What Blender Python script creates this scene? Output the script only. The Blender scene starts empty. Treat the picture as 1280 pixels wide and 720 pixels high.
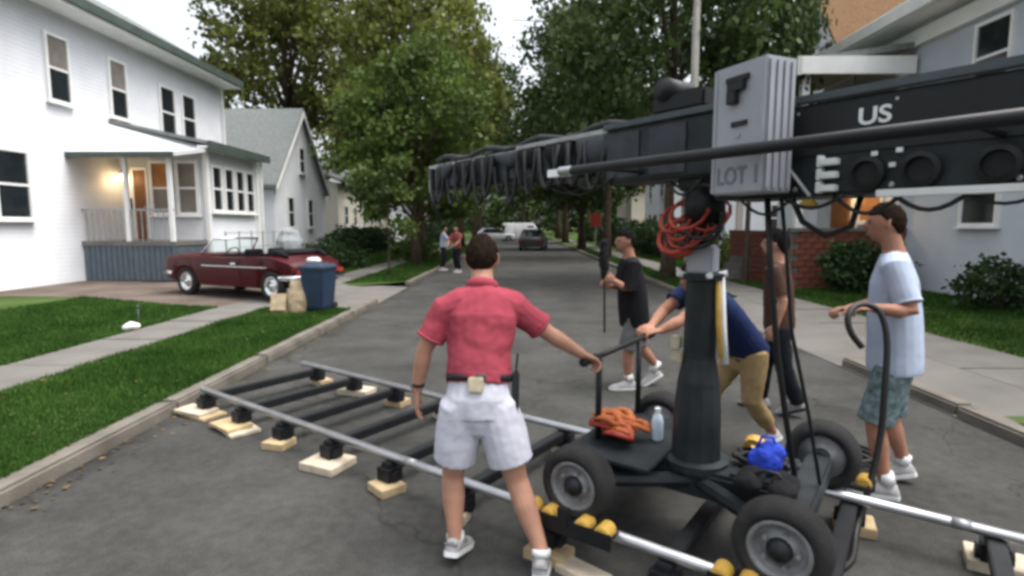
import bpy, bmesh, math, random
import numpy as np
from mathutils import Vector, Matrix, noise

R = math.radians
scn = bpy.context.scene
random.seed(7); rng = np.random.default_rng(11)

# ------------------------------------------------------------------ camera, sky, sun, exposure
cam = bpy.data.objects.new('camera', bpy.data.cameras.new('camera'))
scn.collection.objects.link(cam); scn.camera = cam
cam.location = (0, 0, 1.68)
cam.rotation_euler = (R(90 - 6.277), 0, R(0.818))
cam.data.sensor_width = 36.0; cam.data.lens = 36 * 700 / 1280
cam.data.clip_start = 0.05; cam.data.clip_end = 2000

w = bpy.data.worlds.new('World'); scn.world = w; w.use_nodes = True
wn = w.node_tree.nodes; wl = w.node_tree.links
bg = wn['Background']
sky = wn.new('ShaderNodeTexSky'); sky.sky_type = 'NISHITA'; sky.sun_disc = False
SUN_EL, SUN_AZ = 68, 95
sky.sun_elevation = R(SUN_EL); sky.sun_rotation = R(SUN_AZ)
sky.air_density = 1.0; sky.dust_density = 6.0; sky.ozone_density = 1.0
hsv = wn.new('ShaderNodeHueSaturation'); hsv.inputs['Saturation'].default_value = 0.28
wl.new(sky.outputs[0], hsv.inputs['Color']); wl.new(hsv.outputs[0], bg.inputs[0])
bg.inputs[1].default_value = 0.15

sun = bpy.data.objects.new('sun', bpy.data.lights.new('sun', 'SUN'))
scn.collection.objects.link(sun)
sun.data.energy = 0.5; sun.data.angle = R(50); sun.data.color = (1, .95, .88)
az = R(SUN_AZ)
sd = Vector((math.sin(az) * math.cos(R(SUN_EL)), math.cos(az) * math.cos(R(SUN_EL)), math.sin(R(SUN_EL))))
sun.rotation_euler = sd.to_track_quat('Z', 'Y').to_euler()

vs = scn.view_settings
vs.view_transform = 'Standard'; vs.look = 'None'; vs.gamma = 1; vs.use_curve_mapping = False
vs.exposure = 1.30
scn.cycles.filter_width = 3.4          # the soft picture of a small video camera
scn.cycles.max_bounces = 6

# ------------------------------------------------------------------ materials
def mat(name, col, rough=.7, var=.12, scale=6, bump=0, bscale=40, metal=0, spec=.4, col2=None, island=0, coords='Object', transl=0, emit=0):
    m = bpy.data.materials.new(name); m.use_nodes = True
    N, L = m.node_tree.nodes, m.node_tree.links
    b = N['Principled BSDF']; out = N['Material Output']
    b.inputs['Roughness'].default_value = rough; b.inputs['Metallic'].default_value = metal
    b.inputs['Specular IOR Level'].default_value = spec
    tc = N.new('ShaderNodeTexCoord')
    nz = N.new('ShaderNodeTexNoise'); nz.inputs['Scale'].default_value = scale; nz.inputs['Detail'].default_value = 5
    L.new(tc.outputs[coords], nz.inputs['Vector'])
    rp = N.new('ShaderNodeValToRGB')
    c = np.array(col[:3]); a = c * (1 - var); d = np.minimum(c * (1 + var), 1) if col2 is None else np.array(col2)
    rp.color_ramp.elements[0].color = (*a, 1); rp.color_ramp.elements[1].color = (*d, 1)
    rp.color_ramp.elements[0].position = .3; rp.color_ramp.elements[1].position = .7
    L.new(nz.outputs['Fac'], rp.inputs[0])
    csock = rp.outputs[0]
    if island:
        g = N.new('ShaderNodeNewGeometry'); mr = N.new('ShaderNodeMapRange')
        mr.inputs['To Min'].default_value = 1 - island; mr.inputs['To Max'].default_value = 1 + island
        L.new(g.outputs['Random Per Island'], mr.inputs['Value'])
        mx = N.new('ShaderNodeVectorMath'); mx.operation = 'SCALE'
        L.new(csock, mx.inputs[0]); L.new(mr.outputs[0], mx.inputs['Scale']); csock = mx.outputs[0]
    L.new(csock, b.inputs['Base Color'])
    if emit:
        b.inputs['Emission Color'].default_value = (*col[:3], 1); b.inputs['Emission Strength'].default_value = emit
    if bump:
        n2 = N.new('ShaderNodeTexNoise'); n2.inputs['Scale'].default_value = bscale; n2.inputs['Detail'].default_value = 6
        L.new(tc.outputs[coords], n2.inputs['Vector'])
        bp = N.new('ShaderNodeBump'); bp.inputs['Strength'].default_value = bump; bp.inputs['Distance'].default_value = .02
        L.new(n2.outputs['Fac'], bp.inputs['Height']); L.new(bp.outputs[0], b.inputs['Normal'])
    if transl:
        t = N.new('ShaderNodeBsdfTranslucent'); mixs = N.new('ShaderNodeMixShader'); mixs.inputs[0].default_value = transl
        L.new(csock, t.inputs['Color']); L.new(b.outputs[0], mixs.inputs[1]); L.new(t.outputs[0], mixs.inputs[2])
        L.new(mixs.outputs[0], out.inputs['Surface'])
    return m

def siding_mat(name, col, course=.11):
    m = mat(name, col, .6, .06, 1.5); N, L = m.node_tree.nodes, m.node_tree.links
    b = N['Principled BSDF']
    tc = N.new('ShaderNodeTexCoord'); sp = N.new('ShaderNodeSeparateXYZ'); L.new(tc.outputs['Object'], sp.inputs[0])
    mo = N.new('ShaderNodeMath'); mo.operation = 'FRACT'; dv = N.new('ShaderNodeMath'); dv.operation = 'DIVIDE'
    dv.inputs[1].default_value = course; L.new(sp.outputs['Z'], dv.inputs[0]); L.new(dv.outputs[0], mo.inputs[0])
    bp = N.new('ShaderNodeBump'); bp.inputs['Distance'].default_value = .045; bp.inputs['Strength'].default_value = 1.0; bp.invert = True
    L.new(mo.outputs[0], bp.inputs['Height']); L.new(bp.outputs[0], b.inputs['Normal'])
    return m

def asphalt_mat():
    m = mat('asphalt', (.061, .061, .057), .92, .10, .35, .5, 180, spec=.2)
    N, L = m.node_tree.nodes, m.node_tree.links; b = N['Principled BSDF']
    src = b.inputs['Base Color'].links[0].from_socket
    tc = N.new('ShaderNodeTexCoord')
    # fine speckle
    n1 = N.new('ShaderNodeTexNoise'); n1.inputs['Scale'].default_value = 90; n1.inputs['Detail'].default_value = 3
    L.new(tc.outputs['Object'], n1.inputs['Vector'])
    r1 = N.new('ShaderNodeMapRange'); r1.inputs['From Min'].default_value = .35; r1.inputs['From Max'].default_value = .65
    r1.inputs['To Min'].default_value = .82; r1.inputs['To Max'].default_value = 1.18; L.new(n1.outputs[0], r1.inputs[0])
    # stains and patches with their own outlines
    n2 = N.new('ShaderNodeTexNoise'); n2.inputs['Scale'].default_value = 1.1; n2.inputs['Detail'].default_value = 7; n2.inputs['Roughness'].default_value = .65
    L.new(tc.outputs['Object'], n2.inputs['Vector'])
    r2 = N.new('ShaderNodeMapRange'); r2.inputs['From Min'].default_value = .38; r2.inputs['From Max'].default_value = .62
    r2.inputs['To Min'].default_value = .72; r2.inputs['To Max'].default_value = 1.16; L.new(n2.outputs[0], r2.inputs[0])
    # cracks: warped voronoi edges
    nw = N.new('ShaderNodeTexNoise'); nw.inputs['Scale'].default_value = 1.7; nw.inputs['Detail'].default_value = 6
    L.new(tc.outputs['Object'], nw.inputs['Vector'])
    ws = N.new('ShaderNodeVectorMath'); ws.operation = 'MULTIPLY_ADD'; ws.inputs[1].default_value = (1.1, 1.1, 0)
    L.new(nw.outputs['Color'], ws.inputs[0]); L.new(tc.outputs['Object'], ws.inputs[2])
    vo = N.new('ShaderNodeTexVoronoi'); vo.feature = 'DISTANCE_TO_EDGE'; vo.inputs['Scale'].default_value = .27
    L.new(ws.outputs[0], vo.inputs['Vector'])
    r3 = N.new('ShaderNodeMapRange'); r3.inputs['From Min'].default_value = .001; r3.inputs['From Max'].default_value = .005
    r3.inputs['To Min'].default_value = .66; r3.inputs['To Max'].default_value = 1; L.new(vo.outputs['Distance'], r3.inputs[0])
    # gutter dirt along the kerb lines, ragged
    sx_ = N.new('ShaderNodeSeparateXYZ'); L.new(tc.outputs['Object'], sx_.inputs[0])
    ad = N.new('ShaderNodeMath'); ad.operation = 'MULTIPLY_ADD'; ad.inputs[1].default_value = .9; L.new(n2.outputs[0], ad.inputs[0]); L.new(sx_.outputs['X'], ad.inputs[2])
    r4 = N.new('ShaderNodeMapRange'); r4.inputs['From Min'].default_value = -2.72; r4.inputs['From Max'].default_value = -2.40
    r4.inputs['To Min'].default_value = .68; r4.inputs['To Max'].default_value = 1; L.new(ad.outputs[0], r4.inputs[0])
    n5 = N.new('ShaderNodeTexNoise'); n5.inputs['Scale'].default_value = 14; n5.inputs['Detail'].default_value = 4; L.new(tc.outputs['Object'], n5.inputs['Vector'])
    r5 = N.new('ShaderNodeMapRange'); r5.inputs['From Min'].default_value = .35; r5.inputs['From Max'].default_value = .65
    r5.inputs['To Min'].default_value = .88; r5.inputs['To Max'].default_value = 1.12; L.new(n5.outputs[0], r5.inputs[0])
    m4 = N.new('ShaderNodeMath'); m4.operation = 'MULTIPLY'; L.new(r4.outputs[0], m4.inputs[0]); L.new(r5.outputs[0], m4.inputs[1])
    m5 = N.new('ShaderNodeMath'); m5.operation = 'MULTIPLY'; L.new(r2.outputs[0], m5.inputs[0]); L.new(m4.outputs[0], m5.inputs[1])
    m1 = N.new('ShaderNodeMath'); m1.operation = 'MULTIPLY'; L.new(r1.outputs[0], m1.inputs[0]); L.new(m5.outputs[0], m1.inputs[1])
    m2 = N.new('ShaderNodeMath'); m2.operation = 'MULTIPLY'; L.new(m1.outputs[0], m2.inputs[0]); L.new(r3.outputs[0], m2.inputs[1])
    sc = N.new('ShaderNodeVectorMath'); sc.operation = 'SCALE'; L.new(src, sc.inputs[0]); L.new(m2.outputs[0], sc.inputs['Scale'])
    L.new(sc.outputs[0], b.inputs['Base Color'])
    return m

M = dict(
    asphalt=asphalt_mat(),
    concrete=mat('concrete', (.150, .143, .130), .9, .16, 1.6, .3, 90, spec=.2),
    kerb=mat('kerb_stone', (.15, .135, .115), .9, .35, 2.2, .4, 60, spec=.2),
    drive=mat('driveway', (.125, .10, .085), .95, .3, 1.2, .4, 60, spec=.1),
    soil=mat('lawn_soil', (.055, .085, .025), 1, .35, 1.3, .5, 60, spec=.05),
    ground=mat('ground', (.06, .08, .03), 1, .3, .4, .3, 20, spec=.05),
    grass=mat('grass_blade', (.034, .100, .014), .8, .36, 1.3, spec=.15, island=.4, transl=.25, col2=(.060, .125, .022)),
    dead_leaf=mat('dead_leaf', (.11, .075, .03), .9, .4, 3, island=.5),
    white_siding=siding_mat('white_siding', (.62, .635, .665)),
    cream_siding=siding_mat('cream_siding', (.60, .57, .48)),
    grey_siding=siding_mat('grey_siding', (.46, .50, .54)),
    beige_siding=siding_mat('beige_siding', (.45, .40, .32)),
    white_paint=mat('white_paint', (.78, .78, .77), .5, .06, 3),
    trim_green=mat('gutter_paint', (.055, .075, .065), .5, .2, 3),
    roof_grey=mat('grey_shingle', (.175, .19, .185), .95, .2, 9, .4, 30, spec=.1),
    roof_brown=mat('brown_shingle', (.17, .10, .055), .95, .2, 9, .4, 30, spec=.1),
    roof_white=mat('white_metal_roof', (.62, .64, .66), .5, .08, 2),
    blue_grey=mat('blue_grey_paint', (.085, .11, .135), .7, .15, 5),
    glass=mat('window_glass', (.018, .022, .026), .08, .2, 2, spec=.6),
    blind=mat('window_blind', (.19, .17, .15), .7, .2, 3),
    curtain=mat('lit_curtain', (.40, .18, .07), .8, .2, 3),
    door_brown=mat('brown_door', (.20, .085, .030), .5, .2, 5),
    brick=mat('brick_red', (.17, .055, .035), .9, .3, 6, .3, 40),
    bark=mat('bark', (.085, .065, .045), .95, .35, 7, .9, 25, spec=.1),
    leaf_olive=mat('leaf_olive', (.125, .145, .030), .6, .45, .45, island=.45, transl=.35, spec=.3),
    leaf_dark=mat('leaf_dark', (.050, .082, .020), .6, .45, .45, island=.45, transl=.3, spec=.3),
    leaf_shrub=mat('leaf_shrub', (.030, .062, .018), .6, .4, 1.5, island=.4, transl=.25, spec=.3),
    leaf_mid=mat('leaf_mid', (.075, .118, .022), .6, .45, .5, island=.45, transl=.35, spec=.3),
    panelgrey=mat('dark_panel', (.030, .036, .046), .6, .3, 9),
    toprail=mat('dark_rail', (.05, .065, .075), .4, .2, 9),
    bin=mat('bin_plastic', (.020, .038, .075), .45, .12, 4),
    car_red=mat('car_paint', (.060, .004, .006), .34, .12, 2, spec=.22),
    car_grey=mat('car_grey', (.03, .03, .034), .3, .1, 2, spec=.6),
    car_white=mat('car_white', (.62, .63, .65), .35, .06, 2, spec=.5),
    chrome=mat('chrome', (.72, .73, .75), .18, .05, 5, metal=1),
    steel=mat('rail_steel', (.50, .51, .53), .32, .14, 8, .05, 200, metal=.8),
    alu=mat('box_aluminium', (.32, .33, .37), .5, .10, 4, .03, 150, metal=.1, spec=.4),
    black=mat('black_metal', (.011, .012, .014), .5, .3, 6, spec=.3),
    blackblue=mat('dark_crane_paint', (.012, .017, .020), .5, .35, 7, .08, 60, spec=.3, col2=(.024, .029, .032)),
    blackcloth=mat('black_cloth', (.012, .012, .014), .9, .4, 8, .3, 60, spec=.2),
    cable=mat('black_cable', (.012, .012, .013), .5, .2, 10),
    rubber=mat('tyre_rubber', (.026, .026, .026), .85, .25, 12, .25, 70, spec=.2),
    hubgrey=mat('wheel_hub', (.33, .34, .35), .4, .2, 9, metal=.5),
    wheelgrey=mat('dolly_rim', (.21, .215, .22), .45, .3, 14, metal=.2),
    yellow=mat('roller_yellow', (.52, .32, .06), .5, .2, 12),
    wood=mat('pale_wood', (.44, .34, .20), .8, .22, 9, .2, 60, spec=.15),
    wood2=mat('grey_wood', (.50, .43, .33), .8, .2, 9, .2, 60, spec=.15),
    orange=mat('orange_bundle', (.36, .10, .025), .75, .35, 18, .2, 60),
    redcable=mat('red_cable', (.32, .035, .02), .5, .3, 20),
    blue=mat('blue_cloth', (.015, .05, .45), .8, .2, 14, .2, 60),
    bottle=mat('bottle_plastic', (.55, .66, .75), .25, .1, 6, spec=.5),
    white_label=mat('white_mark', (.72, .74, .74), .6, .08, 9),
    grey_letter=mat('grey_letter', (.17, .18, .20), .6, .1, 9),
    skin=mat('skin', (.44, .235, .16), .6, .16, 9, .08, 160, spec=.3),
    skin2=mat('skin_warm', (.36, .175, .115), .6, .18, 9, .08, 160, spec=.3),
    lips=mat('lips', (.26, .095, .075), .6, .1, 9),
    eyewhite=mat('eye_white', (.30, .27, .25), .4, .05, 5),
    hair=mat('brown_hair', (.020, .012, .008), .9, .5, 60, .9, 160, spec=.08),
    hair_dark=mat('dark_hair', (.008, .007, .007), .9, .5, 60, .9, 160, spec=.08),
    pink=mat('pink_polo', (.33, .056, .080), .9, .05, 5, .12, 220, spec=.15),
    shorts=mat('white_shorts', (.56, .56, .64), .9, .03, 5, .1, 200, spec=.15),
    belt=mat('belt_leather', (.016, .014, .016), .5, .2, 10),
    pouch=mat('pouch', (.40, .36, .25), .6, .2, 20),
    shoe=mat('shoe_light', (.38, .37, .37), .7, .2, 18, .2, 90),
    shoe_grey=mat('shoe_grey', (.20, .20, .205), .7, .2, 30),
    tee_black=mat('black_tee', (.010, .010, .012), .9, .06, 5, .1, 150, spec=.15),
    short_grey=mat('grey_shorts', (.15, .15, .15), .9, .2, 12, .2, 150, spec=.15),
    navy=mat('navy_vest', (.012, .022, .075), .9, .06, 5, .1, 150, spec=.15),
    coral=mat('coral_tee', (.48, .12, .07), .9, .15, 12, .2, 150, spec=.15),
    khaki=mat('khaki', (.31, .22, .11), .9, .14, 12, .2, 150, spec=.15),
    brown_tee=mat('brown_tee', (.065, .034, .026), .9, .06, 5, .1, 150, spec=.15),
    jeans=mat('dark_jeans', (.012, .014, .019), .9, .3, 14, .2, 150, spec=.15),
    blue_tee=mat('pale_blue_tee', (.40, .46, .58), .9, .06, 5, .1, 150, spec=.15),
    plaid=mat('teal_plaid', (.13, .18, .19), .9, .55, 26, .2, 150, spec=.15),
    red_tee=mat('red_tee', (.22, .05, .04), .9, .2, 12),
    lamp=mat('lit_lamp', (1, .74, .42), .5, 0, 1, emit=7),
    tan=mat('tan_sack', (.34, .27, .17), .85, .3, 9, .3, 50),
    cover=mat('grey_cover', (.34, .37, .38), .8, .15, 5, .3, 30),
    pole=mat('pole_metal', (.34, .33, .29), .6, .15, 4),
)

# ------------------------------------------------------------------ mesh helpers
COL = scn.collection
def frame_from(dirv, ref=Vector((0, 0, 1))):
    t = dirv.normalized(); r = Vector(ref)
    if abs(t.dot(r.normalized())) > .97: r = Vector((0, 1, 0)) if abs(t.y) < .9 else Vector((1, 0, 0))
    a = r.cross(t).normalized(); return a, t.cross(a).normalized(), t

class MB:
    def __init__(s): s.v = []; s.f = []
    def add(s, vs, fs):
        o = len(s.v); s.v += [tuple(p) for p in vs]; s.f += [tuple(o + i for i in f) for f in fs]; return s
    def box(s, c, size, rot=None):
        h = Vector(size) / 2; c = Vector(c)
        P = [Vector((x * h.x, y * h.y, z * h.z)) for x in (-1, 1) for y in (-1, 1) for z in (-1, 1)]
        if rot is not None: P = [rot @ p for p in P]
        return s.add([c + p for p in P], [(0, 1, 3, 2), (4, 6, 7, 5), (0, 4, 5, 1), (2, 3, 7, 6), (0, 2, 6, 4), (1, 5, 7, 3)])
    def b2(s, x0, x1, y0, y1, z0, z1): return s.box(((x0 + x1) / 2, (y0 + y1) / 2, (z0 + z1) / 2), (abs(x1 - x0), abs(y1 - y0), abs(z1 - z0)))
    def loft(s, rings, cap=True, closed=False):
        n = len(rings[0]); o = len(s.v)
        for r in rings: s.v += [tuple(p) for p in r]
        m = len(rings)
        for i in range(m if closed else m - 1):
            for j in range(n):
                a = o + i * n + j; b = o + i * n + (j + 1) % n; k = ((i + 1) % m) * n
                s.f.append((a, b, o + k + (j + 1) % n, o + k + j))
        if cap and not closed:
            s.f.append(tuple(o + j for j in reversed(range(n)))); s.f.append(tuple(o + (m - 1) * n + j for j in range(n)))
        return s
    def limb(s, pts, rad, n=12, ref=(0, 0, 1), dome=True):
        P = [Vector(p) for p in pts]; rings = []
        rr = [(r, r) if not isinstance(r, (tuple, list)) else tuple(r) for r in rad]
        dirs = []
        for i in range(len(P)):
            d = (P[min(i + 1, len(P) - 1)] - P[max(i - 1, 0)]); dirs.append(d.normalized())
        tw = {}
        if all(a == b for a, b in rr) and tuple(ref) == (0, 0, 1):          # round section: carry one frame along the path
            u0 = frame_from(dirs[0])[0]
            for d in dirs:
                u0 = (u0 - d * u0.dot(d)).normalized(); tw[tuple(d)] = u0.copy()
        def ring(c, d, a_, b_):
            if tuple(d) in tw: u = tw[tuple(d)]; v = d.cross(u)
            else: u, v, _ = frame_from(d, ref)
            return [c + u * (a_ * math.cos(2 * math.pi * k / n)) + v * (b_ * math.sin(2 * math.pi * k / n)) for k in range(n)]
        if dome:
            for ph in (80, 55, 28):
                rings.append(ring(P[0] - dirs[0] * math.sin(R(ph)) * min(rr[0]), dirs[0], rr[0][0] * math.cos(R(ph)), rr[0][1] * math.cos(R(ph))))
        for p, d, r in zip(P, dirs, rr): rings.append(ring(p, d, r[0], r[1]))
        if dome:
            for ph in (28, 55, 80):
                rings.append(ring(P[-1] + dirs[-1] * math.sin(R(ph)) * min(rr[-1]), dirs[-1], rr[-1][0] * math.cos(R(ph)), rr[-1][1] * math.cos(R(ph))))
        return s.loft(rings)
    def tube(s, pts, r, n=8): return s.limb(pts, [r] * len(pts) if not isinstance(r, (list, tuple)) else r, n, dome=False)
    def lathe(s, c, axis, prof, n=24):
        u, v, t = frame_from(Vector(axis)); c = Vector(c)
        return s.loft([[c + t * h + u * (r * math.cos(2 * math.pi * k / n)) + v * (r * math.sin(2 * math.pi * k / n)) for k in range(n)] for h, r in prof])
    def torus(s, c, axis, Rm, prof, n=28):
        u, v, t = frame_from(Vector(axis)); c = Vector(c); rings = []
        for k in range(n):
            e = u * math.cos(2 * math.pi * k / n) + v * math.sin(2 * math.pi * k / n)
            rings.append([c + e * (Rm + pr) + t * ph for pr, ph in prof])
        return s.loft(rings, closed=True)
    def ball(s, c, r, n=10):
        r = r if isinstance(r, (tuple, list)) else (r, r, r); c = Vector(c); rings = []
        for i in range(1, n):
            th = math.pi * i / n
            rings.append([c + Vector((r[0] * math.sin(th) * math.cos(2 * math.pi * k / (2 * n)), r[1] * math.sin(th) * math.sin(2 * math.pi * k / (2 * n)), -r[2] * math.cos(th))) for k in range(2 * n)])
        return s.loft(rings)
    def prism(s, poly, vec):
        n = len(poly); V = [Vector(p) for p in poly]; W = [p + Vector(vec) for p in V]
        return s.add(V + W, [tuple(reversed(range(n))), tuple(range(n, 2 * n))] + [(i, (i + 1) % n, n + (i + 1) % n, n + i) for i in range(n)])
    def xf(s, Mx): s.v = [tuple(Mx @ Vector(p)) for p in s.v]; return s
    def build(s, name, m, parent=None, smooth=False, bevel=0):
        me = bpy.data.meshes.new(name); me.from_pydata(s.v, [], s.f); me.update()
        bm = bmesh.new(); bm.from_mesh(me); bmesh.ops.recalc_face_normals(bm, faces=bm.faces)
        if bevel: bmesh.ops.bevel(bm, geom=list(bm.edges), offset=bevel, segments=2, affect='EDGES', clamp_overlap=True)
        bm.to_mesh(me); bm.free()
        if smooth: me.polygons.foreach_set('use_smooth', [True] * len(me.polygons))
        me.materials.append(M[m] if isinstance(m, str) else m)
        o = bpy.data.objects.new(name, me); COL.objects.link(o)
        if parent is not None: o.parent = parent
        return o

def empty(name, loc=(0, 0, 0), rz=0, parent=None):
    o = bpy.data.objects.new(name, None); COL.objects.link(o); o.location = loc; o.rotation_euler = (0, 0, rz)
    o.empty_display_size = .1
    if parent is not None: o.parent = parent
    return o
def tag(o, label, cat, group=None, kind=None):
    o['label'] = label; o['category'] = cat
    if group: o['group'] = group
    if kind: o['kind'] = kind
    return o
def struct(o): o['kind'] = 'structure'; return o
def piece(src, name, parent, loc=(0, 0, 0), rz=0, sc=None):
    o = src.copy(); o.name = name; COL.objects.link(o); o.parent = parent; o.location = loc; o.rotation_euler = (0, 0, rz)
    if sc: o.scale = sc
    return o
def np_mesh(name, V, F, m, parent=None, smooth=False):
    me = bpy.data.meshes.new(name); k = F.shape[1]
    me.vertices.add(len(V)); me.vertices.foreach_set('co', V.astype(np.float32).ravel())
    me.loops.add(F.size); me.loops.foreach_set('vertex_index', F.astype(np.int32).ravel())
    me.polygons.add(len(F)); me.polygons.foreach_set('loop_start', np.arange(0, F.size, k, dtype=np.int32))
    me.polygons.foreach_set('loop_total', np.full(len(F), k, dtype=np.int32))
    if smooth: me.polygons.foreach_set('use_smooth', [True] * len(F))
    me.update(calc_edges=True); me.validate(); me.materials.append(M[m])
    o = bpy.data.objects.new(name, me); COL.objects.link(o)
    if parent is not None: o.parent = parent
    return o
def freeze(o, voxel, smooth_it=4, disp=0, dscale=.12):
    rm = o.modifiers.new('r', 'REMESH'); rm.mode = 'VOXEL'; rm.voxel_size = voxel; rm.use_smooth_shade = True
    if smooth_it:
        sm = o.modifiers.new('s', 'SMOOTH'); sm.iterations = smooth_it; sm.factor = .5
    if disp:
        tx = bpy.data.textures.new('folds', 'CLOUDS'); tx.noise_scale = dscale; tx.noise_depth = 2
        dm = o.modifiers.new('d', 'DISPLACE'); dm.texture = tx; dm.strength = disp; dm.mid_level = .5
    dg = bpy.context.evaluated_depsgraph_get(); dg.update()
    me = bpy.data.meshes.new_from_object(o.evaluated_get(dg)); old = o.data
    o.modifiers.clear(); ms = list(old.materials); o.data = me; me.name = old.name; bpy.data.meshes.remove(old)
    me.materials.clear(); [me.materials.append(x) for x in ms]
    return o
def text_part(name, body, size, m, parent, Mx, ext=.002, sx=1.0):
    cu = bpy.data.curves.new(name, 'FONT'); cu.body = body; cu.size = size; cu.extrude = ext; cu.offset = size * .02
    t = bpy.data.objects.new(name, cu); COL.objects.link(t)
    dg = bpy.context.evaluated_depsgraph_get(); me = bpy.data.meshes.new_from_object(t.evaluated_get(dg))
    bpy.data.objects.remove(t); bpy.data.curves.remove(cu)
    me.transform(Matrix.Diagonal((sx, 1, 1, 1))); me.transform(Mx); me.materials.clear(); me.materials.append(M[m])
    o = bpy.data.objects.new(name, me); COL.objects.link(o); o.parent = parent; return o

# ------------------------------------------------------------------ the setting: ground, road, kerbs, pavements
def sheet(name, poly, z, m, parent=None):
    return MB().add([(x, y, z if np.isscalar(z) else z[i]) for i, (x, y) in enumerate(poly)], [tuple(range(len(poly)))]).build(name, m, parent)
struct(sheet('ground', [(-400, -60), (400, -60), (400, 700), (-400, 700)], -.03, 'ground'))
struct(sheet('road', [(-3.12, -30), (3.9, -30), (3.9, 300), (-3.12, 300)], 0, 'asphalt'))
def slab_mesh(name, m, sx, sy, z0, z1, bev=.012):
    o = MB().box((0, 0, (z0 + z1) / 2), (sx, sy, z1 - z0)).build(name, m, None, bevel=bev)
    COL.objects.unlink(o); return o
# kerbs: single stones, laid end to end
kerb_a = slab_mesh('kerb_stone', 'kerb', .17, 1.80, -.02, .115, .022)
kl = struct(empty('kerb_left')); kr = struct(empty('kerb_right'))
y = -6.0; k = 0
while y < 70:
    if not (11.0 < y < 14.6):
        piece(kerb_a, 'kerb_stone', kl, (-3.195 + random.uniform(-.018, .018), y + .9, random.uniform(-.018, .012)), random.uniform(-.009, .009))
    if not (5.2 < y < 11.5):
        piece(kerb_a, 'kerb_stone', kr, (3.965 + random.uniform(-.018, .018), y + .9, random.uniform(-.018, .012)), random.uniform(-.009, .009))
    y += 1.815
# verges and lawns (soil sheets under the grass)
def lawn(name, poly, z): return struct(sheet(name, poly, z, 'soil'))
lawn('verge_left', [(-4.93, -8), (-3.27, -8), (-3.27, 10.6), (-3.75, 10.68), (-4.93, 10.7)], .10)
lawn('verge_left_far', [(-4.93, 15.2), (-4.3, 14.9), (-3.27, 16.0), (-3.27, 200), (-4.93, 200)], .10)
lawn('lawn_left', [(-9.2, -8), (-5.87, -8), (-5.87, 10.7), (-9.2, 11.6)], [.12, .105, .105, .2])
lawn('lawn_left_bank', [(-40, -8), (-9.2, -8), (-9.2, 11.6), (-40, 12.2)], [.5, .12, .2, .5])
lawn('lawn_left_far', [(-40, 15.6), (-9.4, 15.6), (-5.87, 15.3), (-5.87, 200), (-40, 200)], [.5, .3, .105, .105, .5])
lawn('verge_right', [(4.05, 12.4), (4.86, 12.4), (4.86, 200), (4.05, 200)], .10)
lawn('verge_right_near', [(4.05, -8), (4.86, -8), (4.86, 4.6), (4.05, 4.6)], .10)
lawn('lawn_right', [(6.04, -8), (40, -8), (40, 200), (6.04, 200)], [.11, .8, .8, .11])
# concrete: driveway aprons, pavements of single slabs
struct(sheet('driveway_apron_left', [(-3.10, 10.7), (-3.10, 15.4), (-4.95, 15.3), (-4.95, 10.75)], [.006, .006, .112, .112], 'concrete'))
struct(sheet('driveway', [(-5.87, 10.75), (-5.87, 15.35), (-14, 15.8), (-14, 12.2)], [.112, .112, .26, .26], 'drive'))
struct(sheet('driveway_apron_right', [(3.86, 4.4), (4.88, 4.4), (4.88, 12.5), (3.86, 12.5)], [.006, .115, .115, .006], 'concrete'))
pl = struct(empty('pavement_left')); pr_ = struct(empty('pavement_right'))
sl_a = slab_mesh('paving_slab', 'concrete', .93, 1.47, .0, .118); sl_b = slab_mesh('paving_slab', 'concrete', 1.16, 1.47, .0, .118)
y = -5
while y < 70:
    piece(sl_a, 'paving_slab', pl, (-5.40, y, random.uniform(-.006, .006)), 0)
    piece(sl_b, 'paving_slab', pr_, (5.45, y, random.uniform(-.006, .006)), 0)
    y += 1.485

# grass
def in_poly(x, y, poly):
    ins = np.zeros(len(x), bool); n = len(poly)
    for i in range(n):
        x0, y0 = poly[i]; x1, y1 = poly[(i + 1) % n]
        c = ((y0 > y) != (y1 > y)) & (x < (x1 - x0) * (y - y0) / (y1 - y0 + 1e-9) + x0); ins ^= c
    return ins
def grass(label, poly, n, h, zf, wd=.006):
    P = np.array(poly); x = rng.uniform(P[:, 0].min(), P[:, 0].max(), n); y = P[:, 1].min() + (P[:, 1].max() - P[:, 1].min()) * rng.uniform(0, 1, n) ** 1.35
    k = in_poly(x, y, poly); x, y = x[k], y[k]; n = len(x)
    a = rng.uniform(0, 6.28, n); hh = h * rng.uniform(.35, 1.35, n) * (1 + .45 * np.sin(x * 1.7 + 2 * np.sin(y)) * np.cos(y * 2.3 + x))
    z = zf(x, y); lx = rng.normal(0, .4, n) * hh; ly = rng.normal(0, .4, n) * hh
    ww = wd * (1 + y / 9)
    V = np.empty((n, 3, 3)); V[:, 0] = np.c_[x - np.cos(a) * ww, y - np.sin(a) * ww, z - .01]
    V[:, 1] = np.c_[x + np.cos(a) * ww, y + np.sin(a) * ww, z - .01]; V[:, 2] = np.c_[x + lx, y + ly, z + hh]
    o = np_mesh('grass', V.reshape(-1, 3), np.arange(3 * n).reshape(-1, 3), 'grass'); o['kind'] = 'stuff'; o['label'] = label; o['category'] = 'grass'
    return o
flat = lambda x, y: np.full(len(x), .10)
grass('mown green grass of the strip between kerb and pavement', [(-4.97, 2.5), (-3.24, 2.5), (-3.24, 10.6), (-3.75, 10.68), (-4.93, 10.7)], 75000, .045, flat)
grass('mown green lawn between the pavement and the driveway', [(-9.2, 4), (-5.84, 4), (-5.84, 10.65), (-9.2, 11.55)], 75000, .05, lambda x, y: .105 + (-5.87 - x) / 3.33 * (.015 + .08 * np.clip((y + 8) / 20, 0, 1)))
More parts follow.
